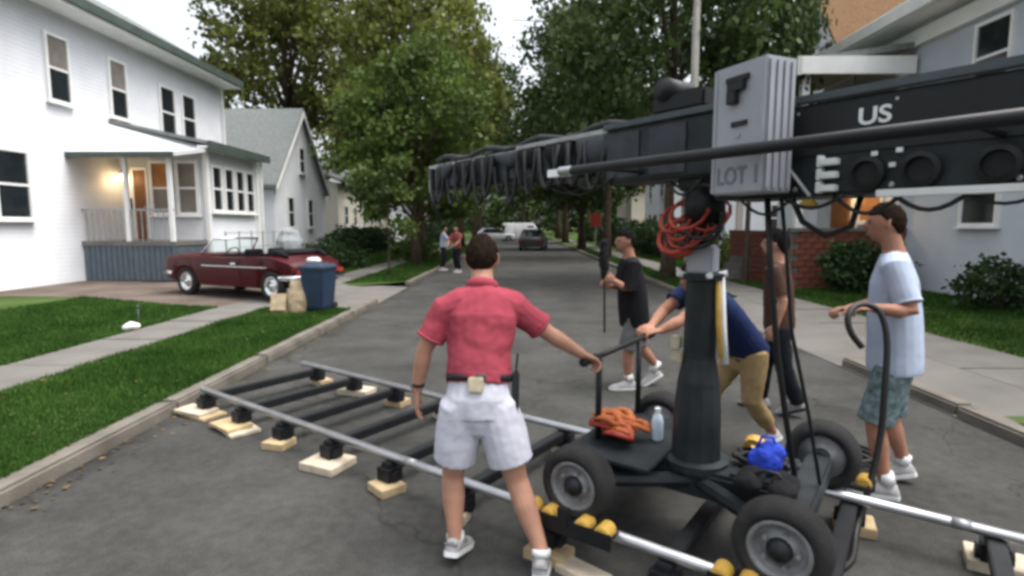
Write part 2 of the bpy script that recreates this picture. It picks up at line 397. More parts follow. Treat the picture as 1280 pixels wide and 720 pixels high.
grass('grass strip beyond the driveway along the kerb', [(-4.93, 15.4), (-3.3, 16.1), (-3.3, 45), (-4.93, 45)], 22000, .06, flat)
grass('lawn in front of the gabled white house', [(-10.5, 16), (-5.9, 15.6), (-5.9, 45), (-10.5, 45)], 40000, .07, lambda x, y: .105 + (-5.87 - x) / 3.5 * .195 * np.clip(1 - (y - 15) / 60, 0, 1))
grass('grass strip with street trees beside the wide concrete apron', [(4.08, 12.45), (4.86, 12.45), (4.86, 40), (4.08, 40)], 30000, .06, flat)
grass('lawn in front of the brick porch', [(6.05, 4), (9.4, 4), (9.4, 30), (6.05, 30)], 75000, .055, lambda x, y: .11 + (x - 6.04) / 33.96 * .69)

# fallen leaves along the gutters and on the grass
n_ = 900; lx = np.where(rng.uniform(0, 1, n_) < .55, -3.10 + np.abs(rng.normal(0, .16, n_)), rng.uniform(-9, -3.3, n_)); ly = rng.uniform(3, 16, n_)
lz = np.where(lx > -3.12, .006, .15); th = rng.uniform(0, 6.28, n_); sz = rng.uniform(.012, .03, n_)
Vl = np.empty((n_, 4, 3))
for k_ in range(4):
    a_ = th + k_ * 1.571; q_ = sz * (1 if k_ % 2 else .55); Vl[:, k_] = np.c_[lx + np.cos(a_) * q_, ly + np.sin(a_) * q_, lz + rng.uniform(0, .012, n_)]
lf = np_mesh('fallen_leaves', Vl.reshape(-1, 3), np.arange(4 * n_).reshape(-1, 4), 'dead_leaf'); lf['kind'] = 'stuff'; lf['label'] = 'dry fallen leaves scattered along the kerb and lawn'; lf['category'] = 'leaves'

# ------------------------------------------------------------------ houses
def window(parent, c, wdt, hgt, face, glass_m=('glass', 'glass'), fr=.07, sill=True):
    """double-hung window; face = outward axis 'x+','x-','y-' ; c = centre on the wall plane"""
    rz = {'y-': 0, 'x+': math.pi / 2, 'x-': -math.pi / 2}[face]
    Mx = Matrix.Translation(c) @ Matrix.Rotation(rz, 4, 'Z')
    m = MB()
    m.b2(-wdt / 2 - fr, -wdt / 2, -.05, .03, -hgt / 2 - fr, hgt / 2 + fr); m.b2(wdt / 2, wdt / 2 + fr, -.05, .03, -hgt / 2 - fr, hgt / 2 + fr)
    m.b2(-wdt / 2, wdt / 2, -.048, .03, hgt / 2, hgt / 2 + fr); m.b2(-wdt / 2, wdt / 2, -.048, .03, -hgt / 2 - fr, -hgt / 2)
    m.b2(-wdt / 2, wdt / 2, -.03, .02, -.03, .03)
    f = m.xf(Mx).build('window', 'white_paint', parent)
    for s, g in zip((1, -1), glass_m):
        z0, z1 = (.03, hgt / 2) if s > 0 else (-hgt / 2, -.03)
        MB().b2(-wdt / 2, wdt / 2, -.008, .012, z0, z1).xf(Mx).build('pane', g, f)
    if sill: MB().b2(-wdt / 2 - fr - .04, wdt / 2 + fr + .04, -.10, .02, -hgt / 2 - fr - .05, -hgt / 2 - fr).xf(Mx).build('sill', 'white_paint', f)
    return f
def roof_slab(parent, p0, p1, p2, p3, t, m, name='roof'):
    P = [Vector(p) for p in (p0, p1, p2, p3)]; n = (P[1] - P[0]).cross(P[3] - P[0]).normalized()
    if n.z < 0: n = -n
    return MB().prism(P, n * t).build(name, m, parent)

# white two-storey house with glazed sunroom and corner porch
h1 = tag(empty('white_house', (-11.8, 16, .2)), 'two-storey white clapboard house with corner porch, lit lamp and glazed sunroom', 'house')
def H1(mb): return mb.xf(Matrix.Translation((11.8, -16, -.2)))
def hb(x0, x1, y0, y1, z0, z1): return H1(MB().b2(x0, x1, y0, y1, z0, z1))
hb(-20, -11.8, 7.0, 22.5, .15, 7.25).build('wall', 'white_siding', h1)
hb(-11.8, -9.3, 16.6, 19.8, .25, 3.98).build('sunroom_wall', 'white_siding', h1)
H1(MB().prism([(-11.15, 6.6, 7.22), (-11.15, 22.9, 7.22), (-16, 22.9, 10.0), (-16, 6.6, 10.0)], (0, 0, .16))).build('roof', 'roof_grey', h1)
H1(MB().prism([(-20.7, 6.6, 7.22), (-16, 6.6, 10.0), (-16, 22.9, 10.0), (-20.7, 22.9, 7.22)], (0, 0, .158))).build('roof', 'roof_grey', h1)
hb(-11.80, -11.10, 6.7, 22.8, 7.08, 7.22).build('soffit', 'white_paint', h1)
hb(-11.16, -11.02, 6.6, 22.9, 7.16, 7.40).build('gutter', 'trim_green', h1)
rf = H1(MB().prism([(-11.79, 16.3, 4.62), (-8.95, 16.3, 4.02), (-8.95, 20.1, 4.02), (-11.79, 20.1, 4.62)], (0, 0, .10))).build('sunroom_roof', 'roof_grey', h1)
hb(-8.97, -8.86, 16.28, 20.12, 3.90, 4.13).build('sunroom_gutter', 'trim_green', h1)
hb(-9.3, -8.97, 16.32, 20.08, 3.93, 4.0).build('sunroom_soffit', 'white_paint', h1)
hb(-9.30, -9.18, 19.70, 19.84, .25, 3.92).build('corner_board', 'white_paint', h1)
hb(-9.29, -9.17, 16.53, 16.68, .25, 3.92).build('corner_board', 'white_paint', h1)
for yy in (17.2, 17.92, 18.62, 19.30): o = window(h1, Vector((-9.27, yy, 2.82)) - h1.location, .46, 1.26, 'x+', fr=.08)
for xx, g in ((-10.56, ('curtain', 'blind')), (-9.78, ('blind', 'blind'))): window(h1, Vector((xx, 16.57, 2.80)) - h1.location, .50, 1.42, 'y-', g, fr=.09)
for yy in (16.75, 14.6, 12.0, 10.0, 9.2): window(h1, Vector((-11.77, yy, 5.65)) - h1.location, .62, 1.55, 'x+', ('blind', 'glass'))
for yy in (19.05, 20.25): window(h1, Vector((-11.77, yy, 5.45)) - h1.location, .70, 1.55, 'x+')
for yy in (13.0, 10.6): window(h1, Vector((-11.77, yy, 2.65)) - h1.location, .8, 1.5, 'x+')
d = hb(-11.36, -11.0, 16.54, 16.62, 1.30, 3.32).build('door', 'door_brown', h1)
H1(MB().b2(-11.42, -11.36, 16.52, 16.62, 1.30, 3.40).b2(-11.0, -10.94, 16.52, 16.62, 1.30, 3.40).b2(-11.36, -11.0, 16.52, 16.62, 3.32, 3.40)).build('door_frame', 'white_paint', d)
H1(MB().ball((-11.04, 16.50, 2.25), .035, 6)).build('handle', 'chrome', d)
hb(-9.17, -9.09, 19.86, 19.94, .25, 3.95).build('downpipe', 'white_paint', h1); hb(-11.79, -11.69, 22.52, 22.60, .2, 7.1).build('downpipe', 'white_paint', h1)
# porch
hb(-11.8, -9.25, 14.95, 16.6, 1.16, 1.28).build('porch_deck', 'concrete', h1)
for i in range(17): hb(-11.75 + i * .148, -11.75 + i * .148 + .125, 14.97, 15.0, .22, 1.16).build('skirting_board', 'blue_grey', h1)
for i in range(10): hb(-9.30, -9.27, 15.05 + i * .15, 15.05 + i * .15 + .125, .22, 1.16).build('skirting_board', 'blue_grey', h1)
H1(MB().add([(-11.8, 14.7, 3.62), (-9.05, 14.7, 3.62), (-9.05, 16.55, 3.95), (-11.8, 16.55, 4.75), (-11.8, 14.7, 3.50), (-9.05, 14.7, 3.50), (-9.05, 16.55, 3.85), (-11.8, 16.55, 3.85)],
   [(0, 1, 2, 3), (4, 7, 6, 5), (0, 4, 5, 1), (1, 5, 6, 2), (2, 6, 7, 3), (3, 7, 4, 0)])).build('porch_roof', 'roof_white', h1)
hb(-11.8, -9.0, 14.62, 14.70, 3.46, 3.60).build('porch_gutter', 'trim_green', h1)
for xx in (-9.36, -10.55): hb(xx - .05, xx + .05, 15.0, 15.1, 1.28, 3.50).build('porch_post', 'white_paint', h1)
hb(-11.8, -9.3, 15.03, 15.07, 2.10, 2.15).build('railing', 'hubgrey', h1)
for i in range(16): hb(-11.7 + i * .15, -11.7 + i * .15 + .022, 15.04, 15.06, 1.28, 2.10).build('baluster', 'hubgrey', h1)
lp = H1(MB().ball((-11.58, 16.40, 3.10), (.09, .09, .10), 8)).build('porch_lamp', 'lamp', h1, smooth=True)
H1(MB().lathe((-11.58, 16.40, 3.19), (0, 0, 1), [(0, .075), (.03, .09), (.06, .03), (.2, .012)], 10).b2(-11.60, -11.56, 16.4, 16.6, 3.36, 3.40)).build('lamp_bracket', 'black', lp)
def point(name, loc, e, col=(1, .66, .32), r=.09):
    L = bpy.data.lights.new(name, 'POINT'); L.energy = e; L.color = col; L.shadow_soft_size = r
    o = bpy.data.objects.new(name, L); COL.objects.link(o); o.location = loc; return o
point('porch_lamp_light', (-11.5, 16.1, 3.05), 3.5)
H1(MB().b2(-11.55, -11.48, 16.50, 16.6, 2.2, 2.5)).build('mailbox', 'black', h1)

# white gabled house
h2 = tag(empty('gabled_house', (-11, 28.5, .2)), 'small white house with steep grey shingle roof and gable towards the street', 'house')
def H2(mb): return mb.xf(Matrix.Translation((11, -28.5, -.2)))
gy0, gy1, gx0 = 25.2, 31.8, -11.0
H2(MB().prism([(gx0, gy0, .1), (gx0, gy1, .1), (gx0, gy1, 3.65), (gx0, 28.5, 7.35), (gx0, gy0, 3.65)], (-9, 0, 0))).build('wall', 'white_siding', h2)
e = .25; sl = 3.7 / 3.3
for s in (-1, 1):
    H2(MB().prism([(gx0 + .22, 28.5, 7.37), (gx0 + .22, 28.5 + s * (3.3 + e), 7.37 - sl * (3.3 + e)), (gx0 - 9.2, 28.5 + s * (3.3 + e), 7.37 - sl * (3.3 + e)), (gx0 - 9.2, 28.5, 7.37)], (0, 0, .14 + .002 * s))).build('roof', 'roof_grey', h2)
    H2(MB().prism([(gx0 + .22, 28.5, 7.36), (gx0 + .22, 28.5 + s * 3.55, 7.36 - sl * 3.55), (gx0 + .22, 28.5 + s * 3.55, 7.14 - sl * 3.55), (gx0 + .22, 28.5, 7.10)], (.035, 0, 0))).build('rake_board', 'white_paint', h2)
window(h2, Vector((-10.97, 28.5, 4.95)) - h2.location, .62, 1.15, 'x+')
for yy in (26.9, 29.4): window(h2, Vector((-10.97, yy, 2.35)) - h2.location, .62, 1.35, 'x+')
for xx in (-13, -15.5): window(h2, Vector((xx, 25.17, 2.4)) - h2.location, .7, 1.3, 'y-')

# cream bungalow
h3 = tag(empty('cream_house', (-11, 40, .2)), 'long low cream sided house behind a clipped dark hedge', 'house')
def H3(mb): return mb.xf(Matrix.Translation((11, -40, -.2)))
H3(MB().b2(-19, -11, 34, 48, .1, 4.3)).build('wall', 'cream_siding', h3)
for s, x0 in ((1, -10.6), (-1, -19.4)):
    H3(MB().prism([(x0, 33.6, 4.26), (x0, 48.4, 4.26), (-15, 48.4, 6.3), (-15, 33.6, 6.3)], (0, 0, .14 + .002 * s))).build('roof', 'roof_grey', h3)
H3(MB().prism([(-18.8, 34.01, 4.25), (-11.2, 34.01, 4.25), (-15, 34.01, 6.2)], (0, .3, 0))).build('gable', 'cream_siding', h3)
for yy in (35.5, 37.4, 39.6, 41.5, 44): window(h3, Vector((-10.97, yy, 2.35)) - h3.location, .55, 1.1, 'x+')
for xx in (-12.5, -14.5): window(h3, Vector((xx, 33.97, 2.4)) - h3.location, .7, 1.2, 'y-')

# further houses down the street, simpler
def far_house(loc, sx, sy, hw, hr, wm, rm, label, side):
    h = tag(empty('street_house', loc), label, 'house', 'houses further down the street')
    MB().b2(0, side * sx, 0, sy, -.3, hw).build('wall', wm, h)
    MB().prism([(0, 0, hw), (0, sy, hw), (0, sy / 2, hr)], (side * sx, 0, 0)).build('gable', wm, h)
    sp = (hr - hw) / (sy / 2)
    for s in (-1, 1):
        MB().prism([(-side * .3, sy / 2, hr), (-side * .3, sy / 2 + s * (sy / 2 + .3), hw - .3 * sp), (side * (sx + .3), sy / 2 + s * (sy / 2 + .3), hw - .3 * sp), (side * (sx + .3), sy / 2, hr)], (0, 0, .15 + .002 * s)).build('roof', rm, h)
    fc = 'x+' if side < 0 else 'x-'
    for yy in (sy * .25, sy * .72):
        for zz in ((1.7, 4.3) if hw > 4.5 else (1.7,)): window(h, Vector((-side * .02, yy, zz)), .8, 1.3, fc)
    window(h, Vector((-side * .02, sy / 2, hw + .9)), .6, .9, fc)
    for xx in (sx * .3, sx * .65): window(h, Vector((side * xx, -.02, 1.8)), .8, 1.3, 'y-')
    MB().b2(-side * .04, 0, sy * .45, sy * .45 + .9, .2, 2.3).build('door', 'door_brown', h)
    return h
far_house((-11.5, 53, .1), 9, 8, 5.2, 8.2, 'white_siding', 'roof_grey', 'white gable-fronted house just past the cream one', -1)
far_house((-12, 66, .1), 9, 8, 5.2, 8.2, 'beige_siding', 'roof_brown', 'beige gable-fronted house standing past the second white gable', -1)
far_house((10.5, 29, .3), 9, 8, 5.2, 8.4, 'grey_siding', 'roof_grey', 'blue-grey gable-fronted house beyond the white one with brown roof', 1)
far_house((11, 42, .3), 9, 8, 5.2, 8.2, 'white_siding', 'roof_grey', 'white gable-fronted house past the blue-grey one', 1)
far_house((11, 56, .3), 9, 8, 5.2, 8.2, 'beige_siding', 'roof_brown', 'beige house across from the second beige one down the street', 1)

# white house with brown roof, across the street
r1 = tag(empty('brown_roof_house', (11.5, 19.5, .4)), 'white house with steep brown shingle roof and gable facing the street', 'house')
def Q1(mb): return mb.xf(Matrix.Translation((-11.5, -19.5, -.4)))
Q1(MB().prism([(11.5, 19.6, 0), (11.5, 25.4, 0), (11.5, 25.4, 6.3), (11.5, 22.5, 10.15), (11.5, 19.6, 6.3)], (9, 0, 0))).build('wall', 'white_siding', r1)
for s in (-1, 1):
    Q1(MB().prism([(11.2, 22.5, 10.2), (11.2, 22.5 + s * 3.2, 10.2 - 3.2 * 1.328), (20.9, 22.5 + s * 3.2, 10.2 - 3.2 * 1.328), (20.9, 22.5, 10.2)], (0, 0, .15 + .002 * s))).build('roof', 'roof_brown', r1)
for yy in (21.8, 23.2): window(r1, Vector((11.47, yy, 7.9)) - r1.location, .6, 1.2, 'x-')
for yy in (21, 24): window(r1, Vector((11.47, yy, 4.6)) - r1.location, .8, 1.4, 'x-')
window(r1, Vector((13.5, 19.57, 4.6)) - r1.location, .8, 1.4, 'y-')

# grey house with brick-fronted porch, closest on that side
r2 = tag(empty('porch_house', (9.5, 10, .4)), 'grey house with brick-based front porch, lit porch lamps and white eaves', 'house')
def Q2(mb): return mb.xf(Matrix.Translation((-9.5, -10, -.4)))
def qb(*a): return Q2(MB().b2(*a))
qb(9.5, 18, 2.5, 18.2, 0, 6.45).build('wall', 'grey_siding', r2)
Q2(MB().prism([(8.85, 2.0, 6.58), (8.85, 18.7, 6.58), (13.8, 18.7, 9.6), (13.8, 2.0, 9.6)], (0, 0, .16))).build('roof', 'roof_grey', r2)
Q2(MB().prism([(18.7, 2.0, 6.58), (18.7, 18.7, 6.58), (13.8, 18.7, 9.6), (13.8, 2.0, 9.6)], (0, 0, .162))).build('roof', 'roof_grey', r2)
qb(8.9, 9.5, 2.1, 18.6, 6.44, 6.54).build('soffit', 'white_paint', r2)
qb(8.76, 8.88, 2.0, 18.7, 6.46, 6.72).build('gutter', 'white_paint', r2)
qb(9.38, 9.5, 2.5, 18.2, 5.95, 6.30).build('frieze', 'white_paint', r2)
# porch
Q2(MB().prism([(6.7, 14.0, 5.55), (6.7, 18.2, 5.55), (9.37, 18.2, 5.9), (9.37, 14.0, 5.9)], (0, 0, .14))).build('porch_roof', 'roof_grey', r2)
qb(6.62, 9.4, 13.9, 14.0, 5.30, 5.70).build('porch_fascia', 'white_paint', r2)
qb(6.60, 6.70, 13.9, 18.3, 5.28, 5.68).build('porch_fascia', 'white_paint', r2)
qb(6.9, 9.49, 14.2, 18.1, .1, .95).build('porch_floor', 'concrete', r2)
for xx, yy in ((6.95, 14.25), (9.3, 14.25), (6.95, 18.0)): qb(xx - .09, xx + .09, yy - .09, yy + .09, .95, 5.55).build('porch_post', 'white_paint', r2)
bw = empty('porch_wall', (0, 0, 0), 0, r2)
br_y = MB().box((0, 0, 0), (.285, .11, .13)).build('brick', 'brick'); COL.objects.unlink(br_y)
qb(6.80, 9.45, 14.02, 14.08, .05, 1.55).build('mortar', 'concrete', bw); qb(6.72, 6.79, 14.02, 18.0, .05, 1.55).build('mortar', 'concrete', bw)
for r_ in range(10):
    for c_ in range(9):
        x = 6.90 + c_ * .30 + (.15 if r_ % 2 else 0)
        if x < 9.5: piece(br_y, 'brick', bw, (x - 9.5, 14.03 - 10 + random.uniform(-.004, .004), .17 + r_ * .148 - .4))
    for c_ in range(13):
        piece(br_y, 'brick', bw, (6.73 - 9.5, 14.2 + c_ * .30 + (.15 if r_ % 2 else 0) - 10, .17 + r_ * .148 - .4), math.pi / 2)
qb(6.66, 9.48, 13.92, 14.14, 1.56, 1.64).build('wall_cap', 'concrete', r2)
window(r2, Vector((9.47, 15.4, 2.6)) - r2.location, .9, 1.5, 'x-', ('curtain', 'curtain'))
qb(9.44, 9.5, 16.4, 17.3, .95, 3.1).build('door', 'door_brown', r2)
for yy in (4, 6.5, 9, 11.8): window(r2, Vector((9.47, yy, 2.5)) - r2.location, .85, 1.5, 'x-'); window(r2, Vector((9.47, yy, 5.1)) - r2.location, .8, 1.3, 'x-')
for xx, yy, zz in ((8.6, 15.0, 2.75), (9.3, 16.1, 2.6)):
    lp = Q2(MB().ball((xx, yy, zz), (.07, .07, .1), 8)).build('porch_lamp', 'lamp', r2, smooth=True)
    Q2(MB().lathe((xx, yy, zz + .09), (0, 0, 1), [(0, .06), (.03, .07), (.05, .02), (.1, .01)], 8).b2(xx - .01, xx + .01, yy - .01, yy + .01, zz + .18, 5.6 if xx < 9 else zz + .2)).build('lamp_hanger', 'black', lp)
point('porch_light_a', (8.6, 15.0, 2.55), 8); point('porch_light_b', (9.15, 16.1, 2.5), 5)
st = empty('steps', (0, 0, 0), 0, r2)
for i in range(4): qb(6.68 - .16 * (i + 1), 6.68 - .16 * i, 16.3, 17.5, .05, .78 - .2 * i).build('step', 'concrete', st)

# ------------------------------------------------------------------ trees and shrubs
def leaf_quads(C, n_per, spread, size, seed):
    g = np.random.default_rng(seed); k = len(C); n = k * n_per
    P = np.repeat(C, n_per, 0) + g.normal(0, 1, (n, 3)) * spread * np.array([1, 1, .62])
    d = g.normal(0, 1, (n, 3)); d[:, 2] -= .45; d /= np.linalg.norm(d, axis=1)[:, None]
    s = np.cross(d, g.normal(0, 1, (n, 3))); s /= np.linalg.norm(s, axis=1)[:, None] + 1e-6
    L = (size * g.uniform(.4, 1.6, n))[:, None]; W = L * .42
    V = np.empty((n, 4, 3)); V[:, 0] = P - d * L * .5; V[:, 1] = P + s * W; V[:, 2] = P + d * L * .5; V[:, 3] = P - s * W
    return V.reshape(-1, 3), np.arange(4 * n).reshape(-1, 4)
def crown_points(lobes, per, seed, hollow=.35):
    g = np.random.default_rng(seed); out = []
    for (c, r, wgt) in lobes:
        n = int(per * wgt); d = g.normal(0, 1, (n, 3)); d /= np.linalg.norm(d, axis=1)[:, None]
        rad = (hollow + (1 - hollow) * g.uniform(0, 1, n) ** .55)
        rad *= 1 + .22 * np.sin(d[:, 0] * 5 + seed) * np.cos(d[:, 2] * 4 + d[:, 1] * 3)
        out.append(np.array(c) + d * rad[:, None] * np.array(r))
    return np.vstack(out)
def tree_kind(seed, height, trunk_h, trunk_r, spread, nl, per, n_per, leaf, csp, leafmat):
    """one kind of tree: mesh for trunk with limbs, mesh for crown; returns the two meshes"""
    rd = random.Random(seed); t = MB()
    lean = Vector((rd.uniform(-.03, .03), rd.uniform(-.03, .03), 0))
    top = Vector((0, 0, height * .86)) + lean * height
    pts = []; n = 8
    for i in range(n):
        f = i / (n - 1); pts.append(Vector((0, 0, -.1)) * (1 - f) + top * f + Vector((rd.uniform(-1, 1), rd.uniform(-1, 1), 0)) * .14 * f)
    t.tube(pts, [trunk_r * (1.45 if i == 0 else 1.0 - .85 * (i / (n - 1)) ** .9) for i in range(n)], 10)
    lobes = []
    for i in range(nl):
        f = (i + .5) / nl; a = i * 2.4 + rd.uniform(-.4, .4)
        zc = trunk_h + (height - trunk_h) * (.14 + .80 * f) + rd.uniform(-.4, .4)
        rr = spread * math.sin(math.pi * (.20 + .70 * f)) ** .8 * rd.uniform(.55, .82)
        c = Vector((math.cos(a) * rr, math.sin(a) * rr, zc)); lr = spread * rd.uniform(.30, .48)
        lobes.append((tuple(c), (lr, lr, lr * rd.uniform(.62, .9)), 1.0))
        st_ = pts[0].lerp(top, min(.92, (trunk_h + (zc - trunk_h) * .45) / height))
        mid = st_.lerp(c, .5) + Vector((0, 0, .35)); t.tube([st_, mid, c], [trunk_r * .42, trunk_r * .25, trunk_r * .07], 6)
        for _ in range(4):
            e_ = c + Vector((rd.gauss(0, 1), rd.gauss(0, 1), rd.gauss(0, .7))) * lr * .65
            t.tube([mid.lerp(c, rd.uniform(.1, .8)), c.lerp(e_, .5) + Vector((0, 0, .1)), e_], [trunk_r * .13, trunk_r * .07, .012], 5)
    C = crown_points(lobes, per, seed); V, F = leaf_quads(C, n_per, csp, leaf, seed + 1)
    to = t.build('trunk', 'bark', None, smooth=True); co = np_mesh('crown', V, F, leafmat)
    COL.objects.unlink(to); COL.objects.unlink(co); return to, co
def plant_tree(kind, loc, rz, label, sc=1.0, sz=None, name='street_tree', group='trees lining the street', leafmat=None):
    r = empty(name, loc, rz); r.scale = (sc, sc, sz or sc); tag(r, label, 'tree', group)
    for src in kind:
        o = src.copy(); o.name = src.name.split('.')[0]; COL.objects.link(o); o.parent = r
        if leafmat and o.name.startswith('crown'):
            o.material_slots[0].link = 'OBJECT'; o.material_slots[0].material = M[leafmat]
    return r
K_round = tree_kind(3, 11.0, 1.5, .24, 4.1, 17, 56, 26, .21, .30, 'leaf_olive')
K_tall = tree_kind(8, 18.0, 6.2, .36, 5.6, 17, 52, 26, .26, .36, 'leaf_olive')
K_dark = tree_kind(21, 10.5, 3.6, .21, 4.2, 15, 40, 22, .19, .28, 'leaf_dark')
K_small = tree_kind(33, 3.6, 1.5, .04, .9, 7, 30, 12, .12, .16, 'leaf_mid')
plant_tree(K_round, (-4.35, 23.5, .1), .6, 'full round bright green street tree with low crown before the cream house', .80, leafmat='leaf_mid')
plant_tree(K_round, (-5.4, 30.5, .1), 2.2, 'tall olive street tree standing behind the full round green one', 1.05, 1.35)
plant_tree(K_tall, (-14.6, 37, .2), 1.1, 'very tall olive tree rising behind the steep grey roof', 1.05, name='garden_tree', group='tall trees behind the houses')
plant_tree(K_dark, (-4.5, 43, .1), .3, 'dark leafy street tree beside the second white gable', 1.2, 1.35)
plant_tree(K_dark, (4.45, 16.9, .1), 1.7, 'dark leafy street tree with pale bare trunk by the grass strip', .90, 1.0)
plant_tree(K_dark, (6.25, 15.6, .12), 4.4, 'slender dark tree close to the brick porch', .40, 1.0, name='garden_tree', group='trees on the lawns')
plant_tree(K_dark, (4.5, 29.5, .1), 3.0, 'dark leafy street tree in front of the blue-grey house', 1.1, 1.25)
plant_tree(K_round, (4.5, 41, .1), 5.1, 'broad street tree in front of the far white house', 1.1, 1.2, leafmat='leaf_dark')
plant_tree(K_dark, (-4.6, 57, .1), 2.6, 'dark street tree in front of the far beige house', 1.25, 1.5)
plant_tree(K_round, (4.5, 56, .1), 1.3, 'broad street tree far down on the side of the blue-grey house', 1.2, 1.4, leafmat='leaf_dark')
plant_tree(K_tall, (-5.2, 74, .1), 0.3, 'tall tree closing the far end of the street', 1.1, .9)
plant_tree(K_tall, (5.2, 76, .1), 2.3, 'tall tree at the far end of the street beside the parked cars', 1.1, .9, leafmat='leaf_dark')
plant_tree(K_tall, (0.5, 112, 0), 4.0, 'tall tree standing where the street ends', 1.3, 1.0, leafmat='leaf_dark')
plant_tree(K_tall, (-12, 108, 0), 5.0, 'tall olive tree beyond the end of the street', 1.3, 1.0)
plant_tree(K_tall, (13, 106, 0), 1.0, 'tall dark tree beyond the end of the street', 1.3, 1.0, leafmat='leaf_dark')
plant_tree(K_tall, (21, 34, .3), 2.0, 'very tall tree behind the blue-grey house', .95, name='garden_tree', group='tall trees behind the houses', leafmat='leaf_dark')
plant_tree(K_small, (-4.2, 17.8, .1), 0, 'thin young sapling on the grass strip past the driveway', 1.0, name='sapling', group='young trees')

Cw = np.c_[rng.uniform(-75, 75, 2600), rng.uniform(128, 140, 2600), 11 * rng.uniform(0, 1, 2600) ** .8]
Vw, Fw = leaf_quads(Cw, 14, .8, .8, 99)
wd_ = np_mesh('far_wood', Vw, Fw, 'leaf_dark'); wd_['kind'] = 'stuff'; wd_['label'] = 'dark mass of trees closing off the far end of the street'; wd_['category'] = 'wood'

def shrub(name, loc, lobes, label, leafmat='leaf_shrub', per=60, leaf=.085, seed=5, cat='bush', group=None):
    r = empty(name, loc); tag(r, label, cat, group)
    C = crown_points(lobes, per, seed, .5); V, F = leaf_quads(C, 16, .10, leaf, seed)
    V[:, 2] = np.maximum(V[:, 2], .01); np_mesh('foliage', V, F, leafmat, r)
    rd = random.Random(seed); t = MB()
    for c, rr, _ in lobes:
        for k in range(4):
            e_ = Vector(c) + Vector((rd.uniform(-.5, .5) * rr[0], rd.uniform(-.5, .5) * rr[1], rd.uniform(0, .5) * rr[2]))
            t.tube([Vector((e_.x * .75, e_.y * .75, -.05)), e_ * .6 + Vector((e_.x * .15, e_.y * .15, 0)), e_], [.022, .014, .006], 5)
    t.build('stem', 'bark', r); return r
shrub('hedge', (-8.4, 31.5, .15), [((-.6 + i * .05, -3.5 + i * .9, .75), (.75, .75, .72), 1.4) for i in range(9)], 'clipped dark hedge in front of the cream house', leaf=.12, seed=61, cat='hedge')
shrub('shrub', (-7.0, 20.6, .12), [((0, 0, .55), (.75, .6, .6), 2), ((.8, .3, .4), (.5, .5, .45), 1), ((-.8, 0, .45), (.6, .5, .5), 1)], 'dark low shrub behind the blue wheeled bin', seed=62)
shrub('shrub', (-4.9, 25.6, .1), [((0, 0, .5), (.9, .8, .5), 2), ((.6, .5, .3), (.6, .6, .35), 1)], 'low rounded bush at the foot of the round green tree', 'leaf_mid', seed=64)
shrub('shrub', (7.75, 13.1, .12), [((0, 0, .6), (.62, .5, .62), 3), ((.75, .2, .5), (.55, .5, .55), 2)], 'big dark rounded bush on the lawn before the brick porch', per=90, seed=65)
shrub('shrub', (7.2, 20.5, .2), [((0, 0, .6), (.9, .9, .6), 2), ((.3, 1.3, .5), (.8, .8, .55), 2)], 'bright green bush past the porch steps', 'leaf_mid', seed=66)
shrub('hedge', (7.3, 27, .2), [((0, i * .9, .9), (.9, .8, .9), 1.3) for i in range(12)], 'tall loose hedge in front of the blue-grey house', 'leaf_shrub', leaf=.12, seed=67, cat='hedge')
shrub('shrub', (8.7, 10.2, .15), [((0, 0, .45), (.7, .6, .5), 2), ((.8, -.3, .4), (.6, .5, .42), 1)], 'small bush on the lawn beside the grey house wall', seed=68)
for i, (x, y_, lb) in enumerate([(-8.2, 47, 'bush row in front of the second white gable'), (7.4, 44, 'bush in front of the far white house'), (7.6, 58, 'bush in front of the far beige house'), (-8.2, 62, 'bush before the beige house past the second gable')]):
    shrub('shrub', (x, y_, .1), [((0, -2, .9), (1.3, 1.5, 1.0), 1.5), ((.3, .5, 1.1), (1.4, 1.6, 1.2), 1.5), ((0, 3, .8), (1.2, 1.4, .9), 1.5)], lb, leaf=.16, seed=70 + i)

# street lamp pole with arm
lo = tag(empty('street_lamp', (4.22, 14.1, .1)), 'tall pale street lamp pole with bracket arm among the tree crowns', 'street lamp')
MB().tube([(0, 0, 0), (0, 0, 4), (0, 0, 9.4)], [.11, .10, .075], 12).build('pole', 'pole', lo, smooth=True)
MB().tube([(0, 0, 8.2), (-.7, 0, 9.0), (-2.0, -.1, 9.5)], [.05, .045, .04], 8).build('arm', 'pole', lo, smooth=True)
MB().limb([(-1.95, -.1, 9.5), (-2.35, -.12, 9.55), (-2.7, -.14, 9.5)], [(.07, .05), (.13, .07), (.06, .04)], 10).build('lamp_head', 'pole', lo, smooth=True)

# ------------------------------------------------------------------ vehicles
def car_body(st, n=None):
    """st(x) -> (half width, bottom, side bottom, belt, rim, deck) ; lofted along x"""
    rings = []
    for x in st[0]:
        hw, zb, zs, zm, zbelt, zr, zd = st[1](x)
        half = [(.0, zb), (hw * .72, zb), (hw * .95, zs), (hw, max(zm, zs + .02)), (hw * .985, zbelt), (hw * .93, zr), (hw * .84, zr), (hw * .80, zd), (0, zd)]
        pts = [Vector((x, y_, z)) for y_, z in half] + [Vector((x, -y_, z)) for y_, z in reversed(half[1:-1])]
        rings.append(pts)
    return MB().loft(rings)
def lerp_tab(tab, x):
    xs = [t[0] for t in tab]; return [float(np.interp(x, xs, [t[k] for t in tab])) for k in range(1, len(tab[0]))]
